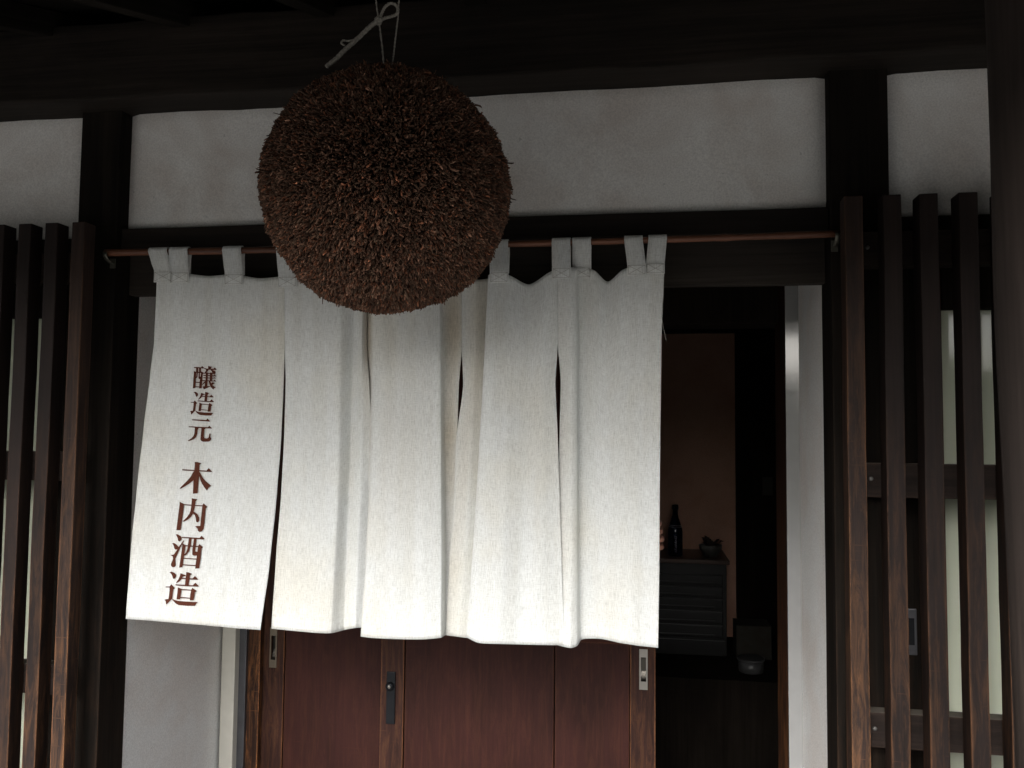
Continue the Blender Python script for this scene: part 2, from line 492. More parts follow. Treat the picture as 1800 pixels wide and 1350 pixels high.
# ------------------------------------------------------------------ the building front
B = thing('brewery_building', (0, 0, 0), 'dark timber shop front with white plaster panels under a deep eave', 'building')
XL0, XL1 = -1.407, -1.298          # left post
XR0, XR1 = 0.391, 0.512            # right post
box('post', XL0, XL1, 0.0, 0.105, 0.0, 2.41, M['post'], B, 0.003, 0.001, 14, label='dark post left of the entrance')
box('post', XR0, XR1, 0.0, 0.105, 0.0, 2.41, M['post'], B, 0.003, 0.001, 14, label='dark post right of the entrance')
box('post', -3.25, -3.13, 0.0, 0.105, 0.0, 2.41, M['post'], B, 0.003)
box('post', 2.25, 2.37, 0.0, 0.105, 0.0, 2.41, M['post'], B, 0.003)
def panel(x0, x1, z0, z1, seed):
    # plaster sheet, slightly uneven, its rim a little rounded into the timbers
    nx, nz = max(8, int((x1 - x0) / .03)), 12
    vs, fs = [], []
    for j in range(nz + 1):
        for i in range(nx + 1):
            u, v = i / nx, j / nz
            x, z = x0 + (x1 - x0) * u, z0 + (z1 - z0) * v
            e = min(u * (x1 - x0), (1 - u) * (x1 - x0), v * (z1 - z0), (1 - v) * (z1 - z0))
            y = 0.034 + 0.012 * math.exp(-(e / 0.012) ** 2) + 0.003 * mnoise.noise(Vector((x * 3 + seed, 0, z * 4)))
            vs.append((x, y, z))
    for j in range(nz):
        for i in range(nx):
            a = j * (nx + 1) + i
            fs.append((a, a + 1, a + nx + 2, a + nx + 1))
    n0 = len(vs)
    vs += [(x0, 0.09, z0), (x1, 0.09, z0), (x1, 0.09, z1), (x0, 0.09, z1)]
    fs.append((n0 + 3, n0 + 2, n0 + 1, n0))
    return new_obj('plaster_panel', mesh_from('plaster_panel', vs, fs, M['plaster'], True), B)
panel(XL1 - .004, XR0 + .004, 2.100, 2.43, 1.0)['label'] = 'long plaster panel over the entrance'
panel(-3.13, XL0 + .004, 2.080, 2.43, 5.0)['label'] = 'plaster panel over the close slatted lattice'
panel(XR1 - .004, 2.25, 2.075, 2.43, 9.0)['label'] = 'plaster panel behind the eave post'
# beams
box('beam', -3.6, 3.2, -0.075, 0.10, 2.402, 2.59, M['beam'], B, 0.006, 0.006, 90, label='heavy beam above the plaster panels')
box('lintel', XL1 + .001, XR0 - .001, 0.015, 0.10, 2.052, 2.106, M['beam'], B, 0.003, 0.0012, 30)
box('lintel', -3.13, XL0 - .001, 0.015, 0.10, 2.03, 2.085, M['beam'], B, 0.003)
box('lintel', XR1 + .001, 2.25, 0.015, 0.10, 2.02, 2.080, M['beam'], B, 0.003)
box('head_board', XL1 + .001, XR0 - .001, 0.055, 0.085, 1.945, 2.050, M['board'], B, 0.002, 0.0008, 30)
# recessed entrance: side walls, ceiling, jambs
box('side_wall', XL1 - .05, XL1 - .003, 0.106, 0.605, 0.0, 2.06, M['side'], B, 0.0, label='white side wall of the entrance recess beside the closed door')
box('side_wall', 0.397, 0.45, 0.106, 0.60, 0.0, 2.06, M['side'], B, 0.0, label='white side wall of the entrance recess beside the open doorway')
box('recess_ceiling', XL1 - .05, XR0 + .05, 0.09, 0.72, 2.062, 2.10, M['int_dark'], B, 0.0)
xa = at(1387, 1200, 0.44).x
gv = [(x, y, z) for z in (0.0, 2.06) for x, y in ((xa, 0.4465), (0.3965, 0.440), (0.3965, 0.456), (xa, 0.456))]
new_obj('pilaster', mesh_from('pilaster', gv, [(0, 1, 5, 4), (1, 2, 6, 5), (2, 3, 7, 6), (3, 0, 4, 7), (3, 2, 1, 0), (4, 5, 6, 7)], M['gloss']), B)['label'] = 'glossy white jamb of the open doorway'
box('door_frame', xa + .003, 0.3965, 0.4565, 0.66, 0.0, 2.06, M['frame'], B, 0.003, 0.0008, 20)
box('pilaster', XL1 + .007, at(413, 1300, 0.60).x, 0.585, 0.66, 0.0, 2.06, M['cream'], B, 0.003, label='cream jamb by the closed door')
xb0, xb1 = at(414.5, 1300, 0.61).x, at(428, 1300, 0.61).x
box('door_track', xb0, xb1, 0.612, 0.68, 0.0, 2.06, M['track'], B, 0.002)
xc0, xc1 = at(428, 1300, 0.625).x, at(453, 1300, 0.625).x
box('door_frame', xc0 + .002, xc1, 0.625, 0.70, 0.0, 2.06, M['frame'], B, 0.003, 0.0012, 20)
box('door_header', XL1 + .0, 0.42, 0.60, 0.74, 1.93, 2.06, M['int_dark'], B, 0.002)
box('door_sill', XL1 + .0, 0.42, 0.57, 0.74, 0.004, 0.025, M['int_dark'], B, 0.002)
# wall behind the lattices, with windows
box('wall_panel', -3.13, -2.25, 0.12, 0.20, 0.0, 2.06, M['int_dark'], B, 0.0)
box('wall_panel', -1.575, XL1 - .052, 0.12, 0.20, 0.0, 2.06, M['int_dark'], B, 0.0)
box('wall_panel', 1.30, 2.25, 0.12, 0.20, 0.0, 2.06, M['int_dark'], B, 0.0)
def window(x0, x1, z0, z1, label):
    f = M['int_dark']
    o = new_obj('window', None, B, (x0, 0.13, z0)); o['label'] = label
    box('frame', x0, x1, 0.11, 0.20, z1, 2.03, f, o, 0.002)
    box('frame', x0, x1, 0.11, 0.20, 0.0, z0, f, o, 0.002)
    box('pane', x0 + .001, x1 - .001, 0.135, 0.142, z0 - .01, z1 + .01, M['pane'], o, 0.0)
    box('mullion', (x0 + x1) / 2 - .012, (x0 + x1) / 2 + .012, 0.117, 0.160, z0 + .001, z1 - .001, f, o, 0.002)
    return o
window(-2.25, -1.580, 0.55, 1.900, 'frosted window behind the close slatted lattice')
window(0.648, 1.30, 0.55, 1.892, 'frosted green window behind the wide slatted lattice')
# dark sliding panel behind the first slats, with its flush pull
sp = new_obj('shutter', None, B, (0.57, 0.12, 0.0)); sp['label'] = 'dark boarded shutter behind the wide slatted lattice'
for i in range(4):
    x0 = 0.452 + i * 0.049
    box('board', x0 + .001, x0 + .048, 0.110, 0.128, 0.0, 2.015, M['door'] if i == 3 else M['post'], sp, 0.002)
pc = at(1601, 1110, 0.108)
box('flush_pull', pc.x - .012, pc.x + .012, 0.103, 0.1095, pc.z - .05, pc.z + .05, M['track'], sp, 0.002)
box('pull_recess', pc.x - .006, pc.x + .006, 0.1015, 0.103, pc.z - .028, pc.z + .03, M['black'], sp, 0.0005)
# eave: rafters, boards, front post
SL = 0.34
def zr(y): return 2.592 + SL * y
YE = -1.45
ang = math.atan(SL)
Lr = (0.30 - YE) / math.cos(ang)
rme = box_mesh('rafter', 0.045, Lr, 0.06, M['rafter'], 0.003)
for i in range(20):
    x = -3.62 + i * 0.36
    y = (0.30 + YE) / 2
    o = new_obj('rafter', rme, B, (x, y - math.sin(ang) * .03, zr(y) + 0.03 * math.cos(ang)))
    o.rotation_euler = (ang, 0, 0)
box('attic_wall', -3.6, 3.2, 0.22, 0.27, 2.101, 2.75, M['int_dark'], B, 0.0)
rb = box_mesh('roof_board', 7.4, Lr + .06, 0.05, M['rafter'], 0.0)
o = new_obj('roof_board', rb, B, (-0.2, (0.30 + YE) / 2, zr((0.30 + YE) / 2) + 0.092)); o.rotation_euler = (ang, 0, 0)
box('fascia', -3.9, 3.5, YE - .03, YE - .002, zr(YE) + .0, zr(YE) + .12, M['beam'], B, 0.002)
xp = at(1754, 500, -0.80).x
rp = 0.075
pv, pf = tube_data([(0, 0, 2.34 * i / 40) for i in range(41)], [rp * (1 + .02 * mnoise.noise(Vector((0, 3, i * .21)))) for i in range(41)], 40)
pv = [Vector(v) + Vector((.004 * mnoise.noise(Vector((v.x * 30, v.y * 30, v.z * 2))), 0, 0)) for v in pv]
new_obj('eave_post', mesh_from('eave_post', pv, pf, M['eave_post'], True), B, (xp + rp + 0.028 + 0.0225, -0.74, 0.0))['label'] = 'round brown eave post standing in front of the wide lattice'

for o_ in B.children:
    if o_.name.startswith('eave_post'): o_.rotation_euler = (0, -0.014, 0)
# ------------------------------------------------------------------ lattices
def lattice(name, xs, wdt, label, x_end0, x_end1, bolt_x, dep=0.047, worn_k=()):
    T = thing(name, (xs[0], -0.065, 0.0), label, 'lattice')
    mes = [box_mesh('slat', wdt, dep, 2.10 - 0.20, M['slat'], 0.0025, 0.0016, 26, q) for q in range(4)]
    mew = box_mesh('slat', wdt, dep, 2.10 - 0.20, M['slat_worn'], 0.003, 0.0018, 26, 9)
    for k, x in enumerate(xs):
        o = new_obj('slat', mew if k in worn_k else mes[k % 4], T, (x + wdt / 2, -0.043 - dep / 2, 1.15))
        if k in worn_k: o['label'] = 'worn slat with pale rubbed edges'
        o.rotation_euler = (0, rad(random.uniform(-.05, .05)), rad(random.uniform(-.6, .6)))
    for z0, z1 in ((1.962, 2.035), (1.481, 1.551), (0.977, 1.047), (0.42, 0.49)):
        r = box('crossbar', x_end0, x_end1, -0.0425, -0.003, z0, z1, M['bar'], T, 0.002, 0.0006, 20)
        for bx in bolt_x:
            lathe('bolt', [(0.0045, 0), (0.0045, .002), (0.003, .0035)], M['bolt'], r, (bx, -0.0425, (z0 + z1) / 2 + .003), 10).rotation_euler = (rad(90), 0, 0)
    return T
lattice('slatted_lattice', [-1.359 - .0715 * k for k in range(24)], 0.034, 'dark wooden lattice of close slats beside the lettered curtain end', -3.05, -1.362, (-1.62,), 0.041, (0,))
lattice('slatted_lattice', [0.4, 0.474, 0.5455, 0.6205] + [0.694 + .0735 * k for k in range(20)], 0.036, 'worn wooden lattice with bolted crossbars by the open doorway', 0.41, 2.12, (0.455,), 0.047, (0,))

# ------------------------------------------------------------------ sliding doors
def stile_cut(D, x0, x1, yf, cx, z0, z1, wd):
    xi = wd * .31; zi0, zi1 = z0 + (z1 - z0) * .2, z1 - (z1 - z0) * .2
    xs = [x0, cx - xi, cx + xi, x1]; zs = [.03, zi0, zi1, 1.925]
    vs, fs = [], []
    for z in zs:
        for x in xs: vs.append((x, yf, z))
    for j in range(3):
        for i in range(3):
            if (i, j) != (1, 1): fs.append((j*4+i, j*4+i+1, j*4+i+5, j*4+i+4))
    b0 = len(vs)
    for j, i in ((1, 1), (1, 2), (2, 2), (2, 1)): vs.append((xs[i], yf + .016, zs[j]))
    f4 = [5, 6, 10, 9]
    for k in range(4): fs.append((f4[k], f4[(k+1) % 4], b0 + (k+1) % 4, b0 + k))
    fs.append((b0, b0+1, b0+2, b0+3))
    c0 = len(vs)
    vs += [(x0, yf + .03, .03), (x1, yf + .03, .03), (x1, yf + .03, 1.925), (x0, yf + .03, 1.925)]
    fs += [(c0+3, c0+2, c0+1, c0), (0, 4, 8, 12, c0+3, c0), (15, 11, 7, 3, c0+1, c0+2), (3, 2, 1, 0, c0, c0+1), (12, 13, 14, 15, c0+2, c0+3)]
    o = Vector(((x0 + x1) / 2, yf + .015, .98))
    me = mesh_from('stile', [Vector(v) - o for v in vs], fs, M['stile'])
    bm = bmesh.new(); bm.from_mesh(me); bmesh.ops.recalc_face_normals(bm, faces=bm.faces); bm.to_mesh(me); bm.free()
    return new_obj('stile', me, D, o)
def flush_pull(D, cx, z0, z1, yf, wd, plate):
    o = new_obj('flush_pull', None, D, (cx, yf, z0))
    t = 0.003
    zi0, zi1 = z0 + (z1 - z0) * .2, z1 - (z1 - z0) * .2
    xi = wd * 0.31
    vs, fs = merge([bx(cx - wd/2, cx + wd/2, yf - t, yf - .0005, zi1, z1), bx(cx - wd/2, cx + wd/2, yf - t, yf - .0005, z0, zi0),
                    bx(cx - wd/2, cx - xi, yf - t, yf - .0005, zi0, zi1), bx(cx + xi, cx + wd/2, yf - t, yf - .0005, zi0, zi1)])
    vs = [Vector(v) - Vector((cx, yf, z0)) for v in vs]
    new_obj('plate', mesh_from('plate', vs, fs, plate), o, (cx, yf, z0))
    # curved dish inside the opening
    v2, f2 = [], []
    n = 24
    for i in range(n + 1):
        a = i / n
        z = zi0 + (zi1 - zi0) * a
        dpt = 0.0135 * min(1.0, (a / .38)) ** 0.6 * (1.0 if a < .93 else max(0.0, (1 - a) / .07) ** .5)
        for sx in (-1, 1):
            v2.append((sx * xi * .985, -0.0012 + dpt, z - z0))
    for i in range(n):
        f2.append((2*i, 2*i+1, 2*i+3, 2*i+2))
    new_obj('dish', mesh_from('dish', v2, f2, M['dish'], True), o, (cx, yf, z0))
    return o
def bx(x0, x1, y0, y1, z0, z1):
    v = [(x, y, z) for z in (z0, z1) for y in (y0, y1) for x in (x0, x1)]
    return v, [(0, 2, 3, 1), (4, 5, 7, 6), (0, 1, 5, 4), (2, 6, 7, 3), (0, 4, 6, 2), (1, 3, 7, 5)]

YF, YB = 0.612, 0.650
def X1(px, y): return at(px, 1250, y).x
D1 = thing('sliding_door', (X1(900, YF), YF, 0.03), 'reddish brown sliding door with a black lock on its stile, half open', 'door')
s0, s1, mid, s2, s3 = X1(668, YF), X1(709, YF), X1(974, YF), X1(1107, YF), X1(1152, YF)
box('stile', s0, s1, YF, YF + .03, .03, 1.925, M['stile'], D1, 0.002, 0.0004, 20)
for z0, z1 in ((0.03, 0.13), (1.003, 1.075), (1.84, 1.925)):
    box('rail', s1 + .001, s2 - .0, YF + .0015, YF + .029, z0, z1, M['door_rail'], D1, 0.0015)
for x0, x1 in ((s1 + .002, mid - .0015), (mid + .0015, s2 - .001)):
    box('board', x0, x1, YF + .006, YF + .020, 0.131, 1.002, M['door'], D1, 0.002)
    box('board', x0, x1, YF + .006, YF + .020, 1.076, 1.839, M['door'], D1, 0.002)
hz0, hz1 = at(1131, 1212, YF).z, at(1131, 1141, YF).z
stile_cut(D1, s2 + .001, s3, YF, X1(1131, YF), hz0, hz1, 0.0235)
flush_pull(D1, X1(1131, YF), hz0, hz1, YF, 0.0235, M['steel'])
lz0, lz1, lx = at(687, 1272, YF).z, at(687, 1180, YF).z, X1(687, YF)
lk = new_obj('lock', None, D1, (lx, YF, lz0))
box('lock_plate', lx - .0135, lx + .0135, YF - .006, YF - .0005, lz0, lz1, M['black'], lk, 0.002)
cz = at(684, 1205, YF).z
lathe('lock_cylinder', [(0.0125, 0), (0.0125, .006), (0.009, .010), (0.0045, .0102)], M['black'], lk, (lx - .002, YF - .006, cz), 20).rotation_euler = (rad(90), 0, 0)
lathe('keyhole', [(0.0048, 0), (0.0048, .001), (0.003, .0012)], M['steel'], lk, (lx - .002, YF - .0161, cz), 16).rotation_euler = (rad(90), 0, 0)

D2 = thing('sliding_door', (X1(560, YB), YB, 0.03), 'brown sliding door pushed behind the locked door, next to the cream jamb', 'door')
d0, d1 = X1(456, YB), X1(497, YB)
stile_cut(D2, d0, d1, YB, X1(478, YB), at(478, 1173, YB).z, at(478, 1103, YB).z, 0.0235)
box('stile', s1 - .01, s1 + .06, YB, YB + .03, .03, 1.925, M['stile'], D2, 0.002)
for z0, z1 in ((0.03, 0.13), (1.03, 1.10), (1.84, 1.925)):
    box('rail', d1 + .001, s1 - .011, YB + .0015, YB + .029, z0, z1, M['door_rail'], D2, 0.0015)
box('board', d1 + .001, s1 - .011, YB + .006, YB + .020, 0.131, 1.029, M['door'], D2, 0.002)
box('board', d1 + .001, s1 - .011, YB + .006, YB + .020, 1.101, 1.839, M['door'], D2, 0.002)
flush_pull(D2, X1(478, YB), at(478, 1173, YB).z, at(478, 1103, YB).z, YB, 0.0235, M['brass'])

# ------------------------------------------------------------------ bamboo pole, hooks
YN = -0.022
PZ = 2.037
def pole_z(x): return PZ - 0.004 * (1 - ((x + .44) / .83) ** 2)
pole = thing('bamboo_pole', (-1.312, YN, PZ), 'thin brown bamboo pole that the white curtain hangs from', 'pole')
pth = [(-1.312 + 1.715 * i / 80, YN, pole_z(-1.312 + 1.715 * i / 80)) for i in range(81)]
rr = []
nodes_ = (-1.13, -0.86, -0.60, -0.33, -0.08, 0.165, 0.305)
for p in pth:
    r = 0.0082 + 0.0005 * math.sin(p[0] * 23) - 0.0012 * (p[0] + 1.312) / 1.715
    for q in nodes_: r += 0.0016 * math.exp(-((p[0] - q) / .010) ** 2)
    rr.append(r)
vs, fs = tube_data(pth, rr, 14)
new_obj('cane', mesh_from('cane', [Vector(v) - Vector((-1.312, YN, PZ)) for v in vs], fs, M['bamboo'], True), pole, (-1.312, YN, PZ))
def hook(x, z, sgn, label):
    T = thing('pole_hook', (x, 0.0, z), label, 'hook', 'hooks under the ends of the bamboo pole')
    o = Vector((x, 0, z))
    vs, fs = merge([bx(x - .007, x + .007, -0.003, -0.0005, z - .030, z - .006)])
    new_obj('hook_plate', mesh_from('hook_plate', [Vector(v) - o for v in vs], fs, M['iron']), T, o)
    pp = [(x, -.003, z - .020), (x, -.012, z - .019), (x, YN - .004, z - .014), (x, YN - .013, z - .006), (x, YN - .014, z + .004)]
    v, f = [], []
    for i, p in enumerate(pp):
        v += [Vector((x - .005, p[1], p[2])) - o, Vector((x + .005, p[1], p[2])) - o]
        if i: f.append((2*i-2, 2*i-1, 2*i+1, 2*i))
    h = new_obj('hook_lip', mesh_from('hook_lip', v, f, M['iron'], True), T, o)
    h.modifiers.new('thickness', 'SOLIDIFY').thickness = .0015
def bx(x0, x1, y0, y1, z0, z1):
    v = [(x, y, z) for z in (z0, z1) for y in (y0, y1) for x in (x0, x1)]
    return v, [(0, 2, 3, 1), (4, 5, 7, 6), (0, 1, 5, 4), (2, 6, 7, 3), (0, 4, 6, 2), (1, 3, 7, 5)]
hook(-1.305, PZ - .004, 1, 'small iron hook on the post by the close slatted lattice')
hook(0.398, PZ - .004, -1, 'small iron hook on the post by the bolted lattice')

# ------------------------------------------------------------------ noren curtain
LV0 = [0.0, 0.2, 0.55, 0.8, 1.0]
# station: px at LV, depth towards the camera at LV, y of the top edge, y of the hem
P1 = []
L1, R1 = (276, 271, 245, 230, 221), (500, 500, 492, 476, 458)
for s, d, yt, yh in ((0, (.0, .001, .006, .010, .012), 477, 1088), (.18, (.001, .003, .010, .015, .018), 479, 1091), (.40, (.002, .004, .012, .018, .021), 485, 1095.5),
                     (.60, (.002, .004, .011, .016, .019), 482, 1099.5), (.80, (.004, .005, .008, .012, .015), 489, 1104), (1.0, (.001, .000, .003, .006, .009), 485, 1107.5)):
    P1.append(([a + (b - a) * s for a, b in zip(L1, R1)], d, yt, yh))
P2 = [((500.4, 501.5, 496, 485, 477), (.001, .000, .004, .006, .008), 485, 1105),
      ((552, 552, 550, 546, 543), (.004, .008, .014, .016, .018), 494, 1111.5),
      ((598, 598, 596, 588, 582), (.003, .010, .016, .018, .018), 490, 1113),
      ((622, 621, 615, 609, 605), (-.006, -.012, -.012, -.010, -.008), 488, 1107.5),
      ((637, 636, 635, 629, 624), (.002, .003, .001, -.002, -.004), 487, 1104),
      ((651, 648.5, 650, 645, 641), (-.013, -.004, -.012, -.014, -.016), 488, 1102.5)]
P3 = [((651, 656, 652, 642, 634), (-.013, -.006, .008, .016, .018), 488, 1119),
      ((672, 672, 668, 660, 654), (.002, .006, .014, .020, .022), 486, 1121.5),
      ((705, 705, 703, 700, 697), (.010, .013, .020, .024, .026), 492, 1123.5),
      ((745, 745, 745, 745, 744), (.010, .013, .020, .024, .026), 492, 1124),
      ((772, 774, 775, 776, 775), (.006, .010, .014, .016, .017), 486, 1121),
      ((777, 780, 783, 784, 782), (-.010, -.016, -.018, -.016, -.012), 486, 1117),
      ((811.5, 808.5, 797, 788, 783.5), (-.016, -.022, -.024, -.022, -.018), 490, 1116)]
P4 = [((812, 814, 801, 791, 784), (-.016, -.020, -.020, -.018, -.016), 490, 1116.5),
      ((838, 836, 826, 816, 806), (-.010, -.012, -.014, -.014, -.014), 492, 1119.5),
      ((868, 862, 849, 839, 829), (-.014, -.018, -.018, -.018, -.016), 488, 1122),
      ((858, 852, 839.5, 829, 819), (.014, .020, .021, .021, .018), 484, 1120),
      ((872, 868, 857, 849, 840), (.020, .027, .029, .029, .027), 478, 1130),
      ((900, 898, 890, 884, 878), (.016, .022, .028, .030, .030), 486, 1132),
      ((930, 929, 924, 920, 916), (.004, .015, .025, .028, .028), 500, 1133),
      ((960, 957, 959, 960, 960), (.010, .014, .019, .022, .022), 482, 1134),
      ((979, 976, 984, 988, 992), (.009, .006, .010, .013, .015), 472, 1134)]
P5 = [((979.6, 984, 980.5, 977, 976), (.009, .002, .002, .004, .006), 472, 1133),
      ((1003, 1003, 1003, 1003, 1002), (.016, .019, .022, .023, .023), 470, 1139),
      ((1013, 1013.5, 1014, 1014, 1015), (.010, .012, .014, .014, .012), 470, 1135),
      ((1019, 1019, 1018, 1019, 1022), (-.004, -.010, -.012, -.013, -.012), 470, 1124.5),
      ((1046, 1045, 1042, 1042, 1042), (.004, -.002, -.002, -.002, -.003), 476, 1122.5),
      ((1068, 1066, 1064, 1063, 1062), (-.010, .000, .003, .004, .004), 495, 1124),
      ((1092, 1090, 1088, 1087, 1086), (.006, .006, .008, .010, .010), 476, 1129.5),
      ((1125, 1122, 1120, 1119, 1118), (.005, .008, .012, .014, .014), 464, 1134.5),
      ((1168, 1163, 1160, 1159, 1157), (.003, .005, .008, .009, .010), 463, 1139)]
LV = [0.0, 0.2, 0.3, 0.45, 0.62, 0.8, 1.0]
def resample(vals):
    return tuple(float(np.interp(v, LV0, vals)) for v in LV)
for P in (P1, P2, P3, P4, P5):
    for k, p in enumerate(P): P[k] = (resample(p[0]), resample(p[1]), p[2], p[3])
def edge(P, k, px, d, yt=None): P[k] = (px, d, yt if yt else P[k][2], P[k][3])
# the slits: sewn together above, a narrow opening, then lapped or spread edges below
edge(P1, 5, (500, 500.6, 498.6, 494.5, 486.5, 475, 458), (.001, .001, .002, .003, .003, .006, .009), 485)
edge(P2, 0, (500, 500.6, 502, 499.5, 494, 485, 477), (.001, .001, .002, .004, .004, .006, .008), 485)
edge(P2, 5, (646, 645, 649, 653.5, 653, 648, 642), (-.020, -.020, -.004, -.012, -.016, -.016, -.016), 488)
edge(P3, 0, (646, 644, 642, 645, 648, 642, 634), (-.022, -.028, -.036, -.026, .002, .016, .018), 488)
P3.insert(1, ((656, 656, 655.5, 654, 651, 645, 637), (-.002, -.002, -.001, .003, .008, .0165, .0185), 488, 1119.5))
edge(P3, 7, (812, 811.5, 806.5, 803.5, 800, 793, 788), (-.018, -.020, -.022, -.027, -.028, -.028, -.022), 490)
edge(P4, 0, (812, 811.5, 814, 802, 798, 789.5, 784), (-.018, -.020, -.018, -.018, -.018, -.018, -.016), 490)
edge(P4, 8, (980, 980.5, 976.5, 980.5, 984, 988, 992), (.009, .005, .007, .010, .013, .015, .016), 472)
edge(P5, 0, (980, 980.5, 985.5, 983, 979, 977, 976), (.009, .005, .002, .001, .002, .004, .006), 472)
# deeper folds
for P, ks, f in ((P2, (3,), 1.35), (P3, (6,), 1.3), (P4, (2,), 1.4), (P4, (3, 4, 5), 1.3), (P5, (3,), 1.4)):
    for k in ks: P[k] = (P[k][0], tuple(x * f for x in P[k][1]), P[k][2], P[k][3])
def crs(vals, t):
    n = len(vals); i = min(int(t), n - 2); f = t - i
    p0 = vals[i - 1] if i > 0 else 2 * vals[0] - vals[1]
    p3 = vals[i + 2] if i + 2 < n else 2 * vals[-1] - vals[-2]
    p1, p2 = vals[i], vals[i + 1]
    return 0.5 * (2 * p1 + (-p0 + p2) * f + (2*p0 - 5*p1 + 4*p2 - p3) * f*f + (-p0 + 3*p1 - 3*p2 + p3) * f**3)
def cr1(vals, t):
    n = len(vals); i = min(int(t), n - 2); f = t - i
    p0 = vals[i - 1] if i > 0 else 2 * vals[0] - vals[1]
    p3 = vals[i + 2] if i + 2 < n else 2 * vals[-1] - vals[-2]
    p1, p2 = vals[i], vals[i + 1]
    g = f * f * (3 - 2 * f) * .35 + f * .65
    return .6 * (p1 + (p2 - p1) * g) + .4 * 0.5 * (2 * p1 + (-p0 + p2) * f + (2*p0 - 5*p1 + 4*p2 - p3) * f*f + (-p0 + 3*p1 - 3*p2 + p3) * f**3)
def lvl(v):
    for i in range(len(LV) - 1):
        if v <= LV[i + 1]: return i + (v - LV[i]) / (LV[i + 1] - LV[i])
    return len(LV) - 1.0
def cloth_px(P, s, v):
    """s in station units, v from top 0 to hem 1 -> photo x, y and depth towards the camera"""
    l = lvl(v)
    px = cr1([cr1(p[0], l) for p in P], s)
    d = cr1([cr1(p[1], l) for p in P], s)
    yt = crs([p[2] for p in P], s); yh = crs([p[3] for p in P], s)
    return px, yt + (yh - yt) * v, d
def cloth_pt(P, s, v, extra=0.0):
    px, py, d = cloth_px(P, s, v)
    return at(px, py, YN - d - extra)

NO = thing('noren_curtain', (-0.59, YN, PZ), 'white linen split curtain with brown lettering hanging across the entrance', 'curtain')
NL = Vector((-0.59, YN, PZ))
def crease_set(seed, Wd):
    r = random.Random(seed * 31)
    out = []
    for _ in range(9):                     # short slanting pulls from the tabs
        x = r.uniform(.04, .96) * Wd; a = r.uniform(-.5, .5); l = r.uniform(.06, .2)
        out.append((x, r.uniform(0, .06), x + a * l, r.uniform(.1, .3), r.uniform(.003, .006), r.uniform(-.0016, .0016)))
    for _ in range(10):                    # long soft ones down the cloth
        x = r.uniform(.06, .94) * Wd; v0 = r.uniform(.1, .7)
        out.append((x, v0, x + r.uniform(-.03, .03), min(1, v0 + r.uniform(.15, .4)), r.uniform(.003, .008), r.uniform(-.0012, .0012)))
    return out
def crease(cs, wx, v):
    e = 0.0
    for x0, v0, x1, v1, sg, am in cs:
        if v < v0 - .03 or v > v1 + .03: continue
        f = min(1, max(0, (v - v0) / (v1 - v0)))
        e += am * math.exp(-((wx - x0 - (x1 - x0) * f) / sg) ** 2) * math.sin(math.pi * min(1, max(0, (v - v0 + .03) / (v1 - v0 + .06))))
    return e
STAIN_SHADES = {2: ((4.7, .6, .2, .25, .5),), 3: ((0.3, .5, .25, .25, .7), (6.6, .6, .12, .16, .95), (6.4, .7, .45, .25, .55), (2.6, 1.2, .5, .2, .2)),  # age staining plus painted-in shade and bounce of the fold recesses
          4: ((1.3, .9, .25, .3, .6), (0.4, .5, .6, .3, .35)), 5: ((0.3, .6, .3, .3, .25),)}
def cloth_panel(P, seed):
    nst = len(P) - 1
    kk = 14 if seed > 1 else 18
    ns = nst * kk
    S = sorted(set([i / kk for i in range(ns + 1)]))
    hem = 0.968
    V_ = sorted(set([i / 90 for i in range(91)] + [hem - .003, hem + .001]))
    # running width for the UVs
    vs, uvs, fs = [], [], []
    wacc = [0.0]
    for k in range(1, len(S)):
        wacc.append(wacc[-1] + (cloth_pt(P, S[k], .5) - cloth_pt(P, S[k - 1], .5)).length)
    Wd = wacc[-1]
    cs = crease_set(seed, Wd); stain_sh = []
    for v in V_:
        for k, s in enumerate(S):
            wx = wacc[k]
            e = 0.0
            if v > hem: e += 0.0007
            if min(wx, Wd - wx) < 0.009: e += 0.0005
            nz = mnoise.noise(Vector((wx * 9 + seed * 7.7, v * 5.0, seed)))
            nz2 = mnoise.noise(Vector((wx * 45 + seed * 3.7, v * 9.0, seed + 4)))
            fade = 0.4 + 0.6 * v
            e += 0.0022 * nz * fade + 0.0004 * nz2
            e += crease(cs, wx, v) * (1.0 if seed > 1 else 0.0)
            if seed > 1: e += 0.0042 * mnoise.noise(Vector((wx * 19 + seed * 5.3, v * 1.1, seed + 9))) * min(1.0, min(wx, Wd - wx) / .03)
            if v > hem - .02: e += 0.0006 * math.sin(wx * 420) * (v - hem + .02) * 18
            vs.append(cloth_pt(P, s, v, e) - NL)
            stain_sh.append(sum(a * math.exp(-((s - s0) / ds) ** 2 - ((v - v0) / dv) ** 2) for s0, ds, v0, dv, a in STAIN_SHADES.get(seed, ())))
            uvs.append((wx + seed * 1.3, v * 0.86))
    n = len(S)
    for j in range(len(V_) - 1):
        for k in range(n - 1):
            a = j * n + k
            fs.append((a, a + n, a + n + 1, a + 1))
    me = mesh_from('cloth_panel', vs, fs, M['linen'], True)
    uvl = me.uv_layers.new(name='UVMap')
    idx = np.zeros(len(me.loops), dtype=np.int32); me.loops.foreach_get('vertex_index', idx)
    uvl.data.foreach_set('uv', np.array(uvs, dtype=np.float32)[idx].ravel())
    sa = me.attributes.new('stain_shade', 'FLOAT', 'POINT'); sa.data.foreach_set('value', np.clip(np.array(stain_sh, dtype=np.float32), 0, 1))
    o = new_obj('cloth_panel', me, NO, NL)
    md = o.modifiers.new('thickness', 'SOLIDIFY'); md.thickness = 0.0006; md.offset = -1.0
    return o
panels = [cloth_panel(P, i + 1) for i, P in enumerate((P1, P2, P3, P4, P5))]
panels[0]['label'] = 'flat curtain panel printed with brown characters'

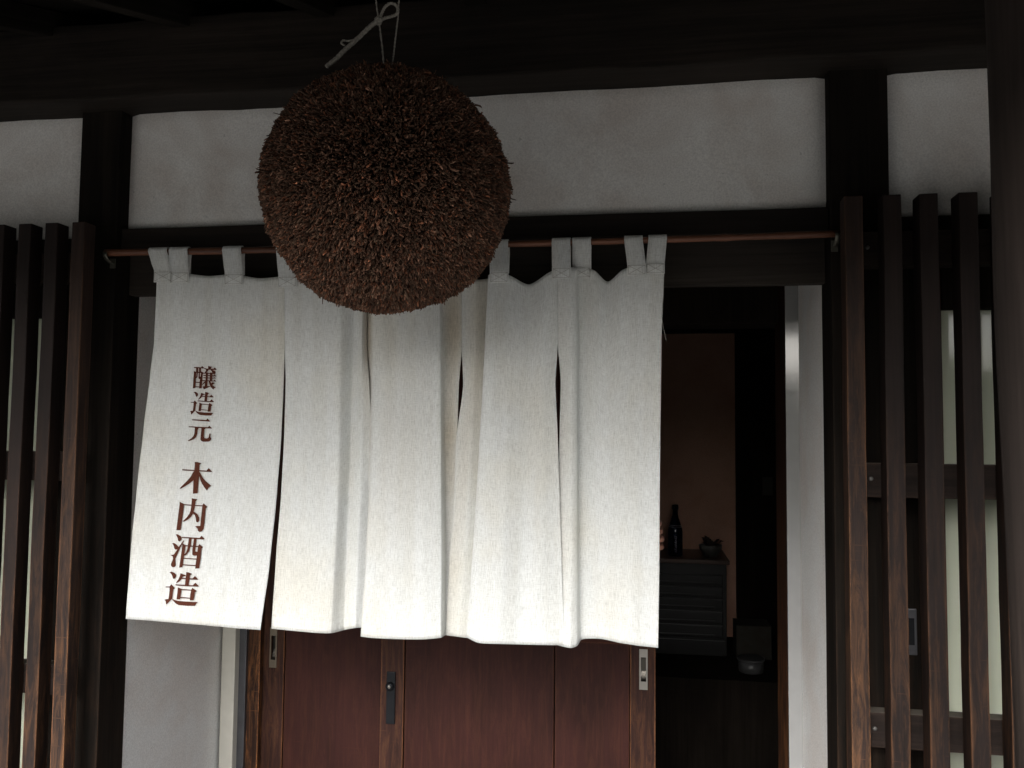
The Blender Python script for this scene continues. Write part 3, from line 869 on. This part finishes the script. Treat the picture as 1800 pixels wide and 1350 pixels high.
# tabs over the pole
def top_y(px):
    for P in (P1, P2, P3, P4, P5):
        for k in range((len(P) - 1) * 20):
            s = k / 20
            a = cloth_px(P, s, 0)[0]; b = cloth_px(P, s + .05, 0)[0]
            if a <= px <= b:
                q = cloth_px(P, s, 0)
                return q[1], q[2]
    return 480, 0.0
for ct, cb in ((281.5, 289), (317.5, 317.5), (411, 413), (505, 507), (586, 588), (642, 642), (676, 676), (744, 746), (806, 808), (878, 878), (987, 987), (1023, 1023), (1113.5, 1119), (1156, 1152)):
    ty, dd = top_y(cb)
    hw = 16.3
    xt0, xt1 = at(ct - hw, 428, YN).x, at(ct + hw, 428, YN).x
    zb = at(cb, ty + 19, YN - dd).z; zt = at(cb, ty, YN - dd).z
    xb0_, xb1_ = at(cb - hw, ty, YN - dd).x, at(cb + hw, ty, YN - dd).x
    pr = 0.0112
    pz = pole_z((xt0 + xt1) / 2)
    path = [(0, YN - dd - .0045, zb), (0, YN - dd - .0048, zt), (.04, YN - dd - .0045, zt + .004)]
    for k in range(9):
        a = math.pi * k / 8
        path.append((1.0, YN - math.cos(a) * pr, pz + math.sin(a) * pr))
    path += [(.6, YN + .006, pz - .02), (0, YN + .004 - dd, zt - .002)]
    path[3:3] = [(.33, YN - dd * .66 - .0055 - .002, zt + (pz - zt) * .33), (.7, YN - dd * .3 - .009, zt + (pz - zt) * .7)]
    vs, uvs, fs = [], [], []
    acc = 0
    for i, (f, y, z) in enumerate(path):
        if i: acc += math.hypot(y - path[i-1][1], z - path[i-1][2])
        for k in range(5):
            u = k / 4
            x = (xb0_ + (xb1_ - xb0_) * u) * (1 - f) + (xt0 + (xt1 - xt0) * u) * f
            vs.append(Vector((x, y - .0006 * math.sin(u * math.pi), z)) - NL)
            uvs.append((u * .04 + ct * .01, acc))
    for i in range(len(path) - 1):
        for k in range(4):
            a = i * 5 + k
            fs.append((a, a + 1, a + 6, a + 5))
    me = mesh_from('tab', vs, fs, M['linen'], True)
    uvl = me.uv_layers.new(name='UVMap')
    for l in me.loops: uvl.data[l.index].uv = uvs[l.vertex_index]
    tb = new_obj('tab', me, NO, NL)
    tb.modifiers.new('thickness', 'SOLIDIFY').thickness = 0.001
    # crossed seam on the sewn end of the tab
    ys = YN - dd - .0062
    m_ = .0022
    c4 = [(xb0_ + m_, zb + m_), (xb1_ - m_, zb + m_), (xb1_ - m_, zt - m_), (xb0_ + m_, zt - m_)]
    segs = [(c4[0], c4[1]), (c4[1], c4[2]), (c4[2], c4[3]), (c4[3], c4[0]), (c4[0], c4[2]), (c4[1], c4[3])]
    parts = [tube_data([(a[0], ys, a[1]), ((a[0]+b[0])/2, ys - .0003, (a[1]+b[1])/2), (b[0], ys, b[1])], 0.00035, 5) for a, b in segs]
    vs, fs = merge(parts)
    new_obj('cross_stitch', mesh_from('cross_stitch', [Vector(v) - NL for v in vs], fs, M['thread']), tb, NL)

# a loose thread at the far edge of the cloth
lp = [at(1167, 486, YN - .006), at(1166, 520, YN - .012), at(1163.5, 555, YN - .012), at(1167, 580, YN - .01), at(1172, 600, YN - .008)]
vs, fs = tube_data([tuple(q) for q in catmull(lp, 6)], 0.0005, 5)
new_obj('loose_thread', mesh_from('loose_thread', [Vector(v) - NL for v in vs], fs, M['thread']), NO, NL)

# printed characters, drawn stroke by stroke
ZAO = [[(280,115),(350,105),(440,140),(500,210),(490,280),(450,335),(415,340),(395,290),(370,210),(330,150)],
       [(285,620),(340,540),(455,670),(400,715),(380,880),(365,1040),(300,1100),(180,1230),(160,1215),(150,1120),(110,1080),(180,1060),(240,1060),(265,950),(285,760)],
       [(150,620),(290,618),(290,645),(150,640)],
       [(360,1040),(450,1090),(560,1120),(800,1145),(1260,1160),(1200,1205),(1160,1285),(900,1280),(600,1255),(500,1200),(430,1130),(380,1060)],
       [(665,160),(840,225),(830,240),(740,255),(700,330),(640,410),(520,490),(515,480),(590,380),(640,270)],
       [(690,320),(1085,340),(1165,255),(1280,370),(1200,375),(690,345)],
       [(865,120),(940,130),(1055,175),(985,215),(965,350),(935,580),(820,575),(845,350),(865,210)],
       [(490,540),(1090,580),(1180,490),(1300,605),(1250,612),(900,600),(500,570)],
       [(570,650),(690,700),(670,850),(640,1060),(530,1060),(550,880),(570,740)],
       [(685,705),(1040,735),(1040,755),(685,735)],
       [(1075,665),(1215,770),(1150,820),(1130,1000),(1115,1085),(990,1095),(1010,900),(1040,740)],
       [(650,985),(1005,1015),(1005,1035),(645,1010)]]
JO = [[(285,370),(380,420),(365,800),(345,1140),(235,1155),(260,800),(285,500)],
      [(285,190),(400,195),(620,210),(650,140),(760,240),(700,245),(300,220)],
      [(390,200),(470,205),(470,400),(445,500),(430,640),(380,700),(370,690),(405,600),(415,440),(390,400)],
      [(525,205),(600,210),(595,440),(525,440)],
      [(505,440),(550,440),(545,620),(620,640),(620,745),(540,735),(500,690)],
      [(370,400),(620,420),(620,455),(370,440)],
      [(600,380),(730,450),(680,520),(660,800),(630,1150),(525,1160),(545,860),(600,600),(620,440)],
      [(370,860),(550,880),(550,905),(365,890)], [(355,1075),(530,1080),(525,1105),(350,1100)],
      [(935,145),(1110,180),(1060,215),(1050,290),(940,290)],
      [(760,240),(850,265),(1180,275),(1235,210),(1320,300),(1270,310),(850,300),(760,262)],
      [(850,280),(960,290),(890,400),(800,460),(780,440),(830,360)],
      [(1040,300),(1140,330),(1260,390),(1270,460),(1200,480),(1130,430),(1080,350)],
      [(830,440),(920,440),(900,850),(810,850)], [(1020,440),(1130,440),(1100,830),(1010,830)],
      [(700,450),(1250,470),(1250,500),(700,480)], [(720,555),(1200,575),(1220,520),(1300,600),(1280,610),(720,585)],
      [(720,660),(1190,690),(1210,640),(1280,710),(720,690)], [(660,790),(1180,815),(1220,760),(1300,845),(660,820)],
      [(830,830),(900,830),(885,1060),(1010,1065),(1010,1080),(760,1190),(735,1200),(690,1080),(780,1060),(790,900),(680,985),(650,985),(770,860)],
      [(960,830),(1020,840),(1070,940),(1140,880),(1240,920),(1150,970),(1120,1010),(1200,1080),(1280,1105),(1200,1150),(1170,1210),(1060,1100),(1000,960)]]
GEN = [[(400,190),(1060,220),(1100,150),(1220,265),(1190,280),(900,260),(420,220)],
       [(260,505),(1140,550),(1190,480),(1310,590),(1280,600),(800,575),(260,535)],
       [(540,550),(690,560),(700,600),(660,650),(640,850),(580,1000),(480,1090),(350,1140),(250,1170),(215,1155),(360,1070),(460,970),(510,860),(530,720)],
       [(830,560),(1010,575),(1010,610),(960,640),(935,980),(970,1050),(1060,1065),(1150,1040),(1180,980),(1200,840),(1240,840),(1230,990),(1280,1050),(1260,1130),(1180,1185),(900,1195),(820,1160),(795,1100),(810,900),(835,650)]]
KI = [[(705,150),(790,155),(935,190),(870,245),(855,440),(850,640),(835,800),(800,1265),(640,1280),(665,800),(690,600),(695,440),(712,250)],
      [(255,410),(690,440),(1130,460),(1205,370),(1320,495),(1250,500),(690,462),(258,440)],
      [(660,500),(690,480),(720,740),(650,795),(480,930),(300,1040),(190,1100),(165,1090),(330,930),(450,810),(560,680)],
      [(850,500),(880,520),(960,680),(1080,830),(1200,940),(1285,1005),(1200,1060),(1135,1160),(1050,1050),(970,920),(910,790),(880,660),(840,640)]]
UCHI = [[(315,240),(460,320),(450,420),(400,800),(345,1220),(205,1225),(240,950),(285,600),(320,330)],
        [(450,330),(1110,370),(1110,395),(450,352)],
        [(1150,300),(1275,415),(1215,470),(1170,950),(1140,1180),(1080,1265),(1010,1285),(955,1245),(940,1170),(860,1095),(930,1090),(1035,1090),(1050,960),(1110,420),(1120,350)],
        [(740,120),(925,155),(865,215),(830,440),(775,640),(700,760),(580,860),(450,925),(430,915),(560,800),(660,660),(700,560),(720,440),(745,200)],
        [(780,600),(830,600),(930,680),(985,790),(985,880),(960,940),(920,950),(890,910),(885,800),(850,700),(790,650)]]
SAKE = [[(340,110),(400,110),(500,170),(535,220),(530,300),(470,350),(425,320),(410,230),(370,150)],
        [(225,420),(270,410),(350,460),(420,540),(445,565),(390,625),(330,630),(290,590),(280,520)],
        [(610,320),(620,330),(500,540),(420,720),(340,900),(310,960),(320,1080),(330,1180),(290,1240),(230,1245),(180,1200),(175,1140),(220,1040),(250,960),(240,880),(160,825),(230,825),(280,810),(400,640),(480,500)],
        [(550,200),(850,215),(1170,240),(1240,160),(1330,260),(1290,278),(1080,262),(800,240),(560,222)],
        [(560,420),(690,490),(660,560),(630,780),(600,1000),(560,1250),(460,1260),(500,1020),(540,740),(575,500)],
        [(680,490),(1140,520),(1140,545),(680,515)],
        [(1165,450),(1275,550),(1225,610),(1200,900),(1150,1285),(1020,1295),(1050,1050),(1080,850),(1120,540),(1140,490)],
        [(800,240),(880,245),(850,480),(820,600),(790,700),(700,810),(620,850),(620,820),(700,750),(750,600),(770,450)],
        [(975,250),(1055,255),(1030,480),(1005,700),(1110,730),(1100,840),(960,835),(915,800),(920,650),(950,450)],
        [(620,930),(1060,958),(1060,980),(615,950)], [(585,1155),(1040,1185),(1040,1210),(580,1178)]]
def s_v_of(px, py):
    s, v = 2.5, 0.5
    for _ in range(12):
        q = cloth_px(P1, s, v); e = 1e-3
        qs = cloth_px(P1, s + e, v); qv = cloth_px(P1, s, v + e)
        J = np.array([[(qs[0]-q[0])/e, (qv[0]-q[0])/e], [(qs[1]-q[1])/e, (qv[1]-q[1])/e]])
        ds, dv = np.linalg.solve(J, np.array([px - q[0], py - q[1]]))
        s = min(max(s + ds, 0), 4.99); v = min(max(v + dv, 0), 1)
    return s, v
def nearest_extra(s, v):
    # the same small ripples the panel carries
    wx = (cloth_pt(P1, s, .5) - cloth_pt(P1, 0, .5)).length
    nz = mnoise.noise(Vector((wx * 9 + 7.7, v * 5.0, 1))); nz2 = mnoise.noise(Vector((wx * 45 + 3.7, v * 9.0, 5)))
    return 0.0022 * nz * (0.4 + 0.6 * v) + 0.0004 * nz2
def character(strokes, ox, oy, sc, mapping=None, bold=9.0):
    bm = bmesh.new()
    for k, st in enumerate(strokes):
        ar = sum(st[i][0] * st[(i+1) % len(st)][1] - st[(i+1) % len(st)][0] * st[i][1] for i in range(len(st)))
        sg = 1 if ar > 0 else -1
        gr = []
        for i in range(len(st)):
            a, b, c = np.array(st[i-1], float), np.array(st[i], float), np.array(st[(i+1) % len(st)], float)
            u1, u2 = (b - a) / max(1e-6, np.linalg.norm(b - a)), (c - b) / max(1e-6, np.linalg.norm(c - b))
            n = np.array([u1[1] + u2[1], -u1[0] - u2[0]]) * sg
            gr.append(b + n / max(.6, np.linalg.norm(n)) * bold)
        st = gr
        pts = []
        for i in range(len(st)):
            a, b = np.array(st[i], float), np.array(st[(i + 1) % len(st)], float)
            n = max(1, int(np.linalg.norm(b - a) / 150))
            pts += [a + (b - a) * j / n for j in range(n)]
        vv = []
        for x, y in pts:
            if mapping: x, y = mapping(x, y)
            s, v = s_v_of(ox + x / sc, oy + y / sc)
            p = cloth_pt(P1, s, v, nearest_extra(s, v) + 0.0019 + 0.00006 * k)
            vv.append(bm.verts.new(p - NL))
        f = bm.faces.new(vv)
    bmesh.ops.triangulate(bm, faces=list(bm.faces))
    me = bpy.data.meshes.new('printed_character'); bm.to_mesh(me); bm.free()
    me.materials.append(M['ink'])
    return new_obj('printed_character', me, panels[0], NL)
character(JO, 330, 638, 25.97)
character(ZAO, 325, 684, 25.97, lambda x, y: (240 + (x - 110) * 1090 / 1190, 125 + (y - 105) * 1075 / 1180))
character(GEN, 322, 730, 25.97)
character(KI, 308, 805, 20.46)
character(UCHI, 300, 870, 19.85)
character(SAKE, 292, 934, 19.85)
character(ZAO, 284, 1000, 19.85)

# ------------------------------------------------------------------ cedar ball
YBALL = -0.42
BC = at(680, 340, YBALL)
BR = (at(902, 338, YBALL) - at(457, 338, YBALL)).length / 2 * 0.93
ball = thing('cedar_ball', BC, 'large round brown ball of dried cedar sprigs hanging before the curtain', 'cedar ball')
def ball_radius(d):
    q = Vector(d)
    r = BR * (1 + 0.022 * mnoise.noise(q * 2.2 + Vector((3, 1, 7))) + 0.014 * mnoise.noise(q * 6))
    # a little worn away low on the far side
    bite = max(0.0, q.dot(Vector((0.50, -0.35, -0.79)).normalized()) - 0.80) / 0.2
    return r * (1 - 0.11 * min(bite, 1.0)) * (1 - 0.018 * abs(q.z) ** 3)
bm = bmesh.new()
bmesh.ops.create_icosphere(bm, subdivisions=4, radius=1.0)
for v in bm.verts: v.co = Vector(v.co) * ball_radius(v.co) * 0.90
me = bpy.data.meshes.new('core'); bm.to_mesh(me); bm.free()
M['core'] = plain('dark_cedar_core', (0.018, 0.011, 0.008), 0.9, 0, 0.1)
me.materials.append(M['core'])
new_obj('core', me, ball, BC)
NS = 46000
k = np.arange(NS) + 0.5
phi = np.arccos(1 - 2 * k / NS); th = math.pi * (1 + 5 ** 0.5) * k
dirs = np.stack([np.cos(th) * np.sin(phi), np.sin(th) * np.sin(phi), np.cos(phi)], 1)
dirs += RNG.normal(0, 0.014, dirs.shape); dirs /= np.linalg.norm(dirs, axis=1)[:, None]
rad_ = np.array([ball_radius(Vector(d)) for d in dirs])
lean = dirs + RNG.normal(0, 0.21, dirs.shape) + np.array([0, 0, -0.34])
lean /= np.linalg.norm(lean, axis=1)[:, None]
Ls = RNG.uniform(0.018, 0.032, NS)
tuft = np.array([mnoise.noise(Vector(d) * 16) for d in dirs])
tipr = rad_ * (1 + RNG.normal(0, 0.0065, NS) + 0.022 * tuft)
strays = RNG.random(NS) < 0.004
tipr[strays] *= RNG.uniform(1.015, 1.05, strays.sum())
tip = dirs * tipr[:, None]
base = tip - lean * Ls[:, None]
a1 = np.cross(lean, RNG.normal(0, 1, lean.shape)); a1 /= np.linalg.norm(a1, axis=1)[:, None]
a2 = np.cross(lean, a1)
wd = RNG.uniform(0.0010, 0.0024, NS)
flat = RNG.uniform(0.45, 0.9, NS)
rings = [(0.0, 0.55), (0.45, 1.0), (0.85, 0.95), (1.0, 0.62)]
SID = 5
V = np.zeros((NS, len(rings) * SID, 3), np.float32)
bend = RNG.normal(0, 0.0025, (NS, 3))
for ri, (tt, rw) in enumerate(rings):
    c = base + lean * (Ls * tt)[:, None] + bend * math.sin(tt * math.pi)
    for s in range(SID):
        an = 2 * math.pi * s / SID + ri * .6
        jit = 1 + RNG.normal(0, 0.16, NS)
        V[:, ri * SID + s] = c + a1 * (wd * rw * jit * math.cos(an))[:, None] + a2 * (wd * flat * rw * jit * math.sin(an))[:, None]
fl = []
for ri in range(len(rings) - 1):
    for s in range(SID):
        s2 = (s + 1) % SID
        fl.append((ri*SID+s, ri*SID+s2, (ri+1)*SID+s2, (ri+1)*SID+s))
fl = np.array(fl); nv = len(rings) * SID
caps = np.arange(SID) + (len(rings) - 1) * SID
quads = (fl[None] + (np.arange(NS) * nv)[:, None, None]).reshape(-1, 4)
capf = caps[None] + (np.arange(NS) * nv)[:, None]
me = bpy.data.meshes.new('cedar_sprigs')
me.vertices.add(NS * nv); me.vertices.foreach_set('co', V.reshape(-1))
loops = np.concatenate([quads.reshape(-1), capf.reshape(-1)]).astype(np.int32)
starts = np.concatenate([np.arange(len(quads)) * 4, len(quads) * 4 + np.arange(NS) * SID]).astype(np.int32)
me.loops.add(len(loops)); me.loops.foreach_set('vertex_index', loops)
me.polygons.add(len(starts)); me.polygons.foreach_set('loop_start', starts)
me.update(calc_edges=True); me.validate()
tone = np.array([0.118, 0.064, 0.042])[None] * np.exp(RNG.normal(0, 0.5, (NS, 1)) + 0.35 * tuft[:, None])
hue = RNG.random((NS, 1))
tone = tone * np.where(hue > .8, np.array([[1.25, 0.95, 0.8]]), np.where(hue < .25, np.array([[0.75, 0.85, 0.85]]), 1.0))
col = np.repeat(np.concatenate([tone, np.ones((NS, 1))], 1), nv, axis=0).astype(np.float32)
at_ = me.color_attributes.new('tone', 'FLOAT_COLOR', 'POINT'); at_.data.foreach_set('color', col.reshape(-1))
me.materials.append(M['cedar'])
tag(new_obj('cedar_sprigs', me, ball, BC), kind='stuff')

# ------------------------------------------------------------------ twine that holds the ball
TW = thing('hanging_twine', at(682, 60, YBALL), 'pale knotted twine with a bow loop above the cedar ball', 'twine')
TL = Vector(TW.location)
def rope(name, pts, r, parent, twist=900.0, strands=2):
    path = catmull(pts, 8)
    L = [0.0]
    for a, b in zip(path[:-1], path[1:]): L.append(L[-1] + float(np.linalg.norm(b - a)))
    parts = []
    for s in range(strands):
        off = []
        for i, p in enumerate(path):
            an = L[i] * twist + 2 * math.pi * s / strands
            t = path[min(i + 1, len(path) - 1)] - path[max(i - 1, 0)]
            t /= np.linalg.norm(t)
            n = np.cross(t, [0.2, 1, 0.1]); n /= np.linalg.norm(n); b = np.cross(t, n)
            off.append(p + (n * math.cos(an) + b * math.sin(an)) * r * 0.5)
        parts.append(tube_data([tuple(o) for o in off], r * 0.66, 6))
    vs, fs = merge(parts)
    return new_obj(name, mesh_from(name, [Vector(v) - TL for v in vs], fs, M['twine'], True), parent, TL)
def T_(px, py, dy=0.0): return np.array(at(px, py, YBALL + dy))
up1, up2 = T_(661, -2), T_(700.5, -2)
ztop = 2.48
def upto(p, x): return np.array((x, YBALL, ztop))
rope('cord', [upto(up1, up1[0] - .004), T_(661, 0), T_(664, 24), T_(667, 45), T_(672, 85), T_(675, 122), T_(676, 140)], 0.0017, TW)
rope('cord', [upto(up2, up2[0] + .003), T_(701, 0), T_(700, 26), T_(696, 60), T_(692, 95), T_(688.5, 124), T_(687, 142)], 0.0017, TW)
rope('bow_loop', [T_(666, 38, -.004), T_(671, 24, -.006), T_(677, 12, -.007), T_(686, 6, -.008), T_(695, 8, -.008), T_(699.5, 17, -.007), T_(697, 25, -.006), T_(688, 29, -.006), T_(676, 32, -.005), T_(668, 37, -.004)], 0.0028, TW, 700)
rope('loose_end', [T_(668, 36, -.006), T_(655, 43, -.009), T_(640, 57, -.012), T_(622, 74, -.015), T_(605, 89, -.017), T_(590, 104, -.018), T_(574, 117, -.019)], 0.0042, TW, 520, 3)
rope('frayed_strand', [T_(622, 70, -.016), T_(611, 72, -.018), T_(603, 71, -.019), T_(600, 76, -.019), T_(606, 80, -.018)], 0.0018, TW)
rope('knot', [T_(660, 34, -.004), T_(664, 31, -.010), T_(669, 34, -.010), T_(668, 41, -.006), T_(662, 41, -.009), T_(661, 35, -.011), T_(666, 32, -.009)], 0.0026, TW)

# ------------------------------------------------------------------ things inside
YC = 2.58
cx1 = at(1281, 985, YC).x
chest = thing('low_chest', (cx1 - .45, YC + .2, 0.5), 'low dark chest of slatted drawers against the brown inner wall', 'chest')
ctz = at(1240, 984, YC).z
box('carcass', cx1 - .9, cx1 - .01, YC + .012, YC + .40, 0.5, ctz - .022, M['chest'], chest, 0.002)
box('chest_top', cx1 - .92, cx1 + .004, YC - .012, YC + .41, ctz - .021, ctz, M['chest_top'], chest, 0.003)
zz = [0.585, 0.655, 0.725, 0.785, 0.845, 0.905]
for i in range(len(zz) - 1):
    for j in range(2):
        xa0 = cx1 - .87 + j * .43
        dr = box('drawer', xa0 + .01, xa0 + .41, YC - .004, YC + .011, zz[i] + .006, zz[i + 1] - .004, M['chest'], chest, 0.004)
        box('handle', xa0 + .05, xa0 + .37, YC - .012, YC - .0045, zz[i] + .012, zz[i] + .022, M['chest'], dr, 0.002)
box('plinth', cx1 - .89, cx1 - .02, YC - .002, YC + .011, 0.5, 0.575, M['chest'], chest, 0.002)
bz = ctz
bt = thing('sake_bottle', (at(1187, 985, 2.70).x, 2.70, bz), 'tall dark blue bottle with pale lettering standing on the chest', 'bottle')
bl = Vector(bt.location)
hB = at(1187, 887, 2.70).z - bz
rB = 0.0385
lathe('glass_body', [(rB * .9, 0.0), (rB, .006), (rB, hB * .47), (rB * .93, hB * .54), (rB * .72, hB * .64), (rB * .5, hB * .73), (rB * .38, hB * .8), (rB * .34, hB * .9)], M['bottle'], bt, bl)
lathe('cap', [(rB * .37, hB * .9), (rB * .42, hB * .905), (rB * .42, hB * .99), (rB * .36, hB)], M['black'], bt, bl)
def band(z, r):
    return tube_data([(r * math.cos(a), r * math.sin(a), z) for a in [math.pi + math.pi * i / 16 for i in range(17)]], 0.0011, 5)
vs, fs = merge([band(hB * .60, rB * .815), band(hB * .57, rB * .885)])
new_obj('neck_lines', mesh_from('neck_lines', vs, fs, M['label_ink']), bt, bl)
prt = []
for i in range(8):            # pale brush-like marks down the front of the bottle
    z = hB * (.40 - i * .042)
    prt.append(tube_data([(-.006 + .002 * (i % 3), -rB - .0004, z), (.004, -rB - .0006, z - .004 + .003 * (i % 2)), (.007 - .003 * (i % 2), -rB - .0002, z - .008)], 0.0016, 5))
vs, fs = merge(prt)
new_obj('lettering', mesh_from('lettering', vs, fs, M['label_ink']), bt, bl)
pot = thing('bowl_of_leaves', (at(1249, 980, 2.72).x, 2.72, bz), 'small pale bowl with dark dried leaves on the chest', 'bowl')
pl_ = Vector(pot.location)
lathe('bowl', [(.030, 0), (.034, .004), (.056, .035), (.060, .060), (.056, .061), (.050, .040), (.02, .02)], M['ceramic'], pot, pl_)
for i in range(16):
    a = random.uniform(0, 6.28); r0 = random.uniform(0, .035); h = random.uniform(.03, .07); ln = random.uniform(.03, .06)
    d = Vector((math.cos(a), math.sin(a), random.uniform(.1, .8))).normalized()
    sd_ = d.cross(Vector((0, 0, 1))).normalized() * random.uniform(.010, .016)
    p0 = Vector((math.cos(a) * r0, math.sin(a) * r0, .05)); p1 = p0 + Vector((0, 0, h * .4)) + d * ln * .5; p2 = p0 + Vector((0, 0, h * .3)) + d * ln
    up_ = Vector((0, 0, .003))
    vs = [p0, p1 + sd_, p1 - sd_, p2, p1 + up_ * 2]
    new_obj('leaf', mesh_from('leaf', vs, [(0, 1, 4), (0, 4, 2), (1, 3, 4), (4, 3, 2)], M['leaf']), pot, pl_)
tb = thing('white_tub', (at(1320, 1180, 2.32).x, 2.32, 0.5), 'small pale tub on the raised inner floor in front of the cardboard box', 'tub')
tl = Vector(tb.location)
hw_ = (at(1345, 1165, 2.32).x - at(1297, 1165, 2.32).x) / 2
lathe('tub_wall', [(hw_ * .86, 0), (hw_ * .9, .003), (hw_ * .97, .055), (hw_ * .93, .055), (hw_ * .85, .01)], M['white_plastic'], tb, tl)
lathe('tub_rim', [(hw_ * .98, .055), (hw_ * 1.03, .056), (hw_ * 1.03, .064), (hw_ * .96, .064)], M['white_plastic'], tb, tl)
cb_ = thing('cardboard_box', (at(1322, 1100, 2.62).x, 2.62, 0.5), 'plain brown cardboard box behind the small pale tub', 'box')
c_ = Vector(cb_.location)
box('carton', c_.x - .085, c_.x + .085, 2.55, 2.72, 0.5, 0.66, M['card'], cb_, 0.002)
box('lid_flap', c_.x - .086, c_.x + .086, 2.548, 2.634, 0.661, 0.664, M['card'], cb_, 0.0)
box('lid_flap', c_.x - .086, c_.x + .086, 2.636, 2.722, 0.661, 0.664, M['card'], cb_, 0.0)
nt_ = box('paper_notice', 0.0, 0.055, 2.998, 3.0, 0.0, 0.10, M['paper'])
q = at(1350, 855, 3.0); nt_.location = (q.x, 3.016, q.z)
tag(nt_, 'small dim paper notice on the dark inner wall', 'notice')

# ------------------------------------------------------------------ person behind the door, one hand round its edge
pe = thing('person', (-0.31, 0.98, 0.0), 'person in a dark shirt behind the door with fingers round its edge', 'person')
PL = Vector((-0.31, 0.98, 0.0))
ex = s3                                   # edge of the door
hz = at(1160, 942, 0.61).z                # height of the gripping hand
vv, ee, rr = [], [], []
def J(p, r, parent=None):
    vv.append(Vector(p)); rr.append(r)
    if parent is not None: ee.append((parent, len(vv) - 1))
    return len(vv) - 1
cxp, cyp = PL.x, PL.y
pel = J((cxp, cyp, .93), (.15, .11)); wst = J((cxp, cyp, 1.07), (.135, .10), pel); chs = J((cxp, cyp - .01, 1.25), (.16, .115), wst)
nk0 = J((cxp, cyp, 1.39), (.085, .075), chs); nk = J((cxp, cyp - .005, 1.45), (.052, .052), nk0); hd0 = J((cxp, cyp - .015, 1.52), (.066, .078), nk)
hd1 = J((cxp, cyp - .02, 1.60), (.074, .09), hd0); hd2 = J((cxp, cyp - .005, 1.66), (.055, .065), hd1)
for s in (-1, 1):
    hp = J((cxp + s * .09, cyp, .86), (.088, .09), pel); kn = J((cxp + s * .10, cyp - .01, .48), (.056, .058), hp)
    an = J((cxp + s * .10, cyp + .03, .09), (.036, .038), kn); J((cxp + s * .115, cyp - .09, .04), (.038, .03), an)
# far arm hangs down
sh = J((cxp - .17, cyp, 1.34), (.055, .055), nk0); el = J((cxp - .22, cyp + .02, 1.07), (.040, .040), sh); wr = J((cxp - .23, cyp - .03, .83), (.026, .026), el)
pm_ = J((cxp - .23, cyp - .04, .75), (.034, .018), wr)
for k_ in range(4):
    f1 = J((cxp - .23, cyp - .068 + .02 * k_, .685), .0085, pm_); J((cxp - .225, cyp - .07 + .02 * k_, .64), .007, f1)
# gripping arm
sh = J((cxp + .16, cyp, 1.34), (.055, .055), nk0); el = J((cxp + .19, cyp - .03, 1.10), (.040, .040), sh); wr = J((ex - .075, 0.745, hz - .055), (.027, .025), el)
pm_ = J((ex - .045, 0.695, hz - .006), (.030, .016), wr)
for k_, (dz, ln) in enumerate(((.034, .85), (.011, 1.0), (-.011, .97), (-.033, .85))):
    a_ = J((ex - .006, 0.672, hz + dz * .9), .0100, pm_)
    b_ = J((ex + .013 * ln + (.004 if k_ > 1 else 0), 0.652, hz + dz), .0095, a_)
    c2 = J((ex + .0145 * ln + (.005 if k_ > 1 else 0), 0.622, hz + dz - .001), .0090, b_)
    J((ex - .004, 0.603, hz + dz - .002), .0078, c2)
t1 = J((ex - .05, 0.676, hz + .03), .011, pm_); J((ex - .04, 0.664, hz + .065), .009, t1)
me = bpy.data.meshes.new('body')
me.from_pydata([tuple(v - PL) for v in vv], ee, [])
bo = new_obj('body', me, pe, PL)
sk = bo.modifiers.new('skin', 'SKIN')
for i, sv in enumerate(me.skin_vertices[0].data):
    r = rr[i]; sv.radius = r if isinstance(r, tuple) else (r, r)
    sv.use_root = (i == 0)
ss = bo.modifiers.new('sub', 'SUBSURF'); ss.levels = 2; ss.render_levels = 2
me.materials.append(M['skin']); me.materials.append(M['shirt'])
dg = bpy.context.evaluated_depsgraph_get()
me2 = bpy.data.meshes.new_from_object(bo.evaluated_get(dg))
bo.modifiers.clear(); bo.data = me2
me2.materials.clear(); me2.materials.append(M['skin']); me2.materials.append(M['shirt'])
for p in me2.polygons:
    c = Vector(p.center) + PL
    bare = c.z > 1.425 or (c.y < 0.80 and c.z > 1.15) or (c.z < .85 and abs(c.x - cxp) > .19)
    p.material_index = 0 if bare else 1
    p.use_smooth = True
# hair, face
hv = []
bm = bmesh.new(); bmesh.ops.create_icosphere(bm, subdivisions=3, radius=1.0)
for v in list(bm.verts):
    if v.co.z < -0.25 or (v.co.y < -0.35 and v.co.z < 0.45): bm.verts.remove(v)
for v in bm.verts: v.co = Vector((v.co.x * .088, v.co.y * .106, v.co.z * .10)) * (1 + .04 * mnoise.noise(v.co * 9))
me = bpy.data.meshes.new('hair'); bm.to_mesh(me); bm.free(); me.materials.append(M['hair'])
new_obj('hair', me, pe, (cxp, cyp - .012, 1.615)).modifiers.new('thickness', 'SOLIDIFY').thickness = .012
for s in (-1, 1):
    lathe('eye', [(.002, -.006), (.008, -.003), (.009, 0), (.008, .003), (.002, .006)], M['eye'], pe, (cxp + s * .03, cyp - .098, 1.595), 10)
    lathe('ear', [(.004, -.024), (.010, -.012), (.012, .008), (.008, .022), (.002, .026)], M['skin'], pe, (cxp + s * .082, cyp - .01, 1.585), 8)
nz_ = mesh_from('nose', [(-.006, 0, .035), (.006, 0, .035), (.015, 0, -.008), (-.015, 0, -.008), (0, -.024, -.002), (0, -.006, .036)], [(0, 3, 4, 5), (1, 5, 4, 2), (3, 2, 4)], M['skin'], True)
new_obj('nose', nz_, pe, (cxp, cyp - .098, 1.57))
box('mouth', cxp - .022, cxp + .022, cyp - .094, cyp - .088, 1.532, 1.540, M['ink'], pe, 0.002)
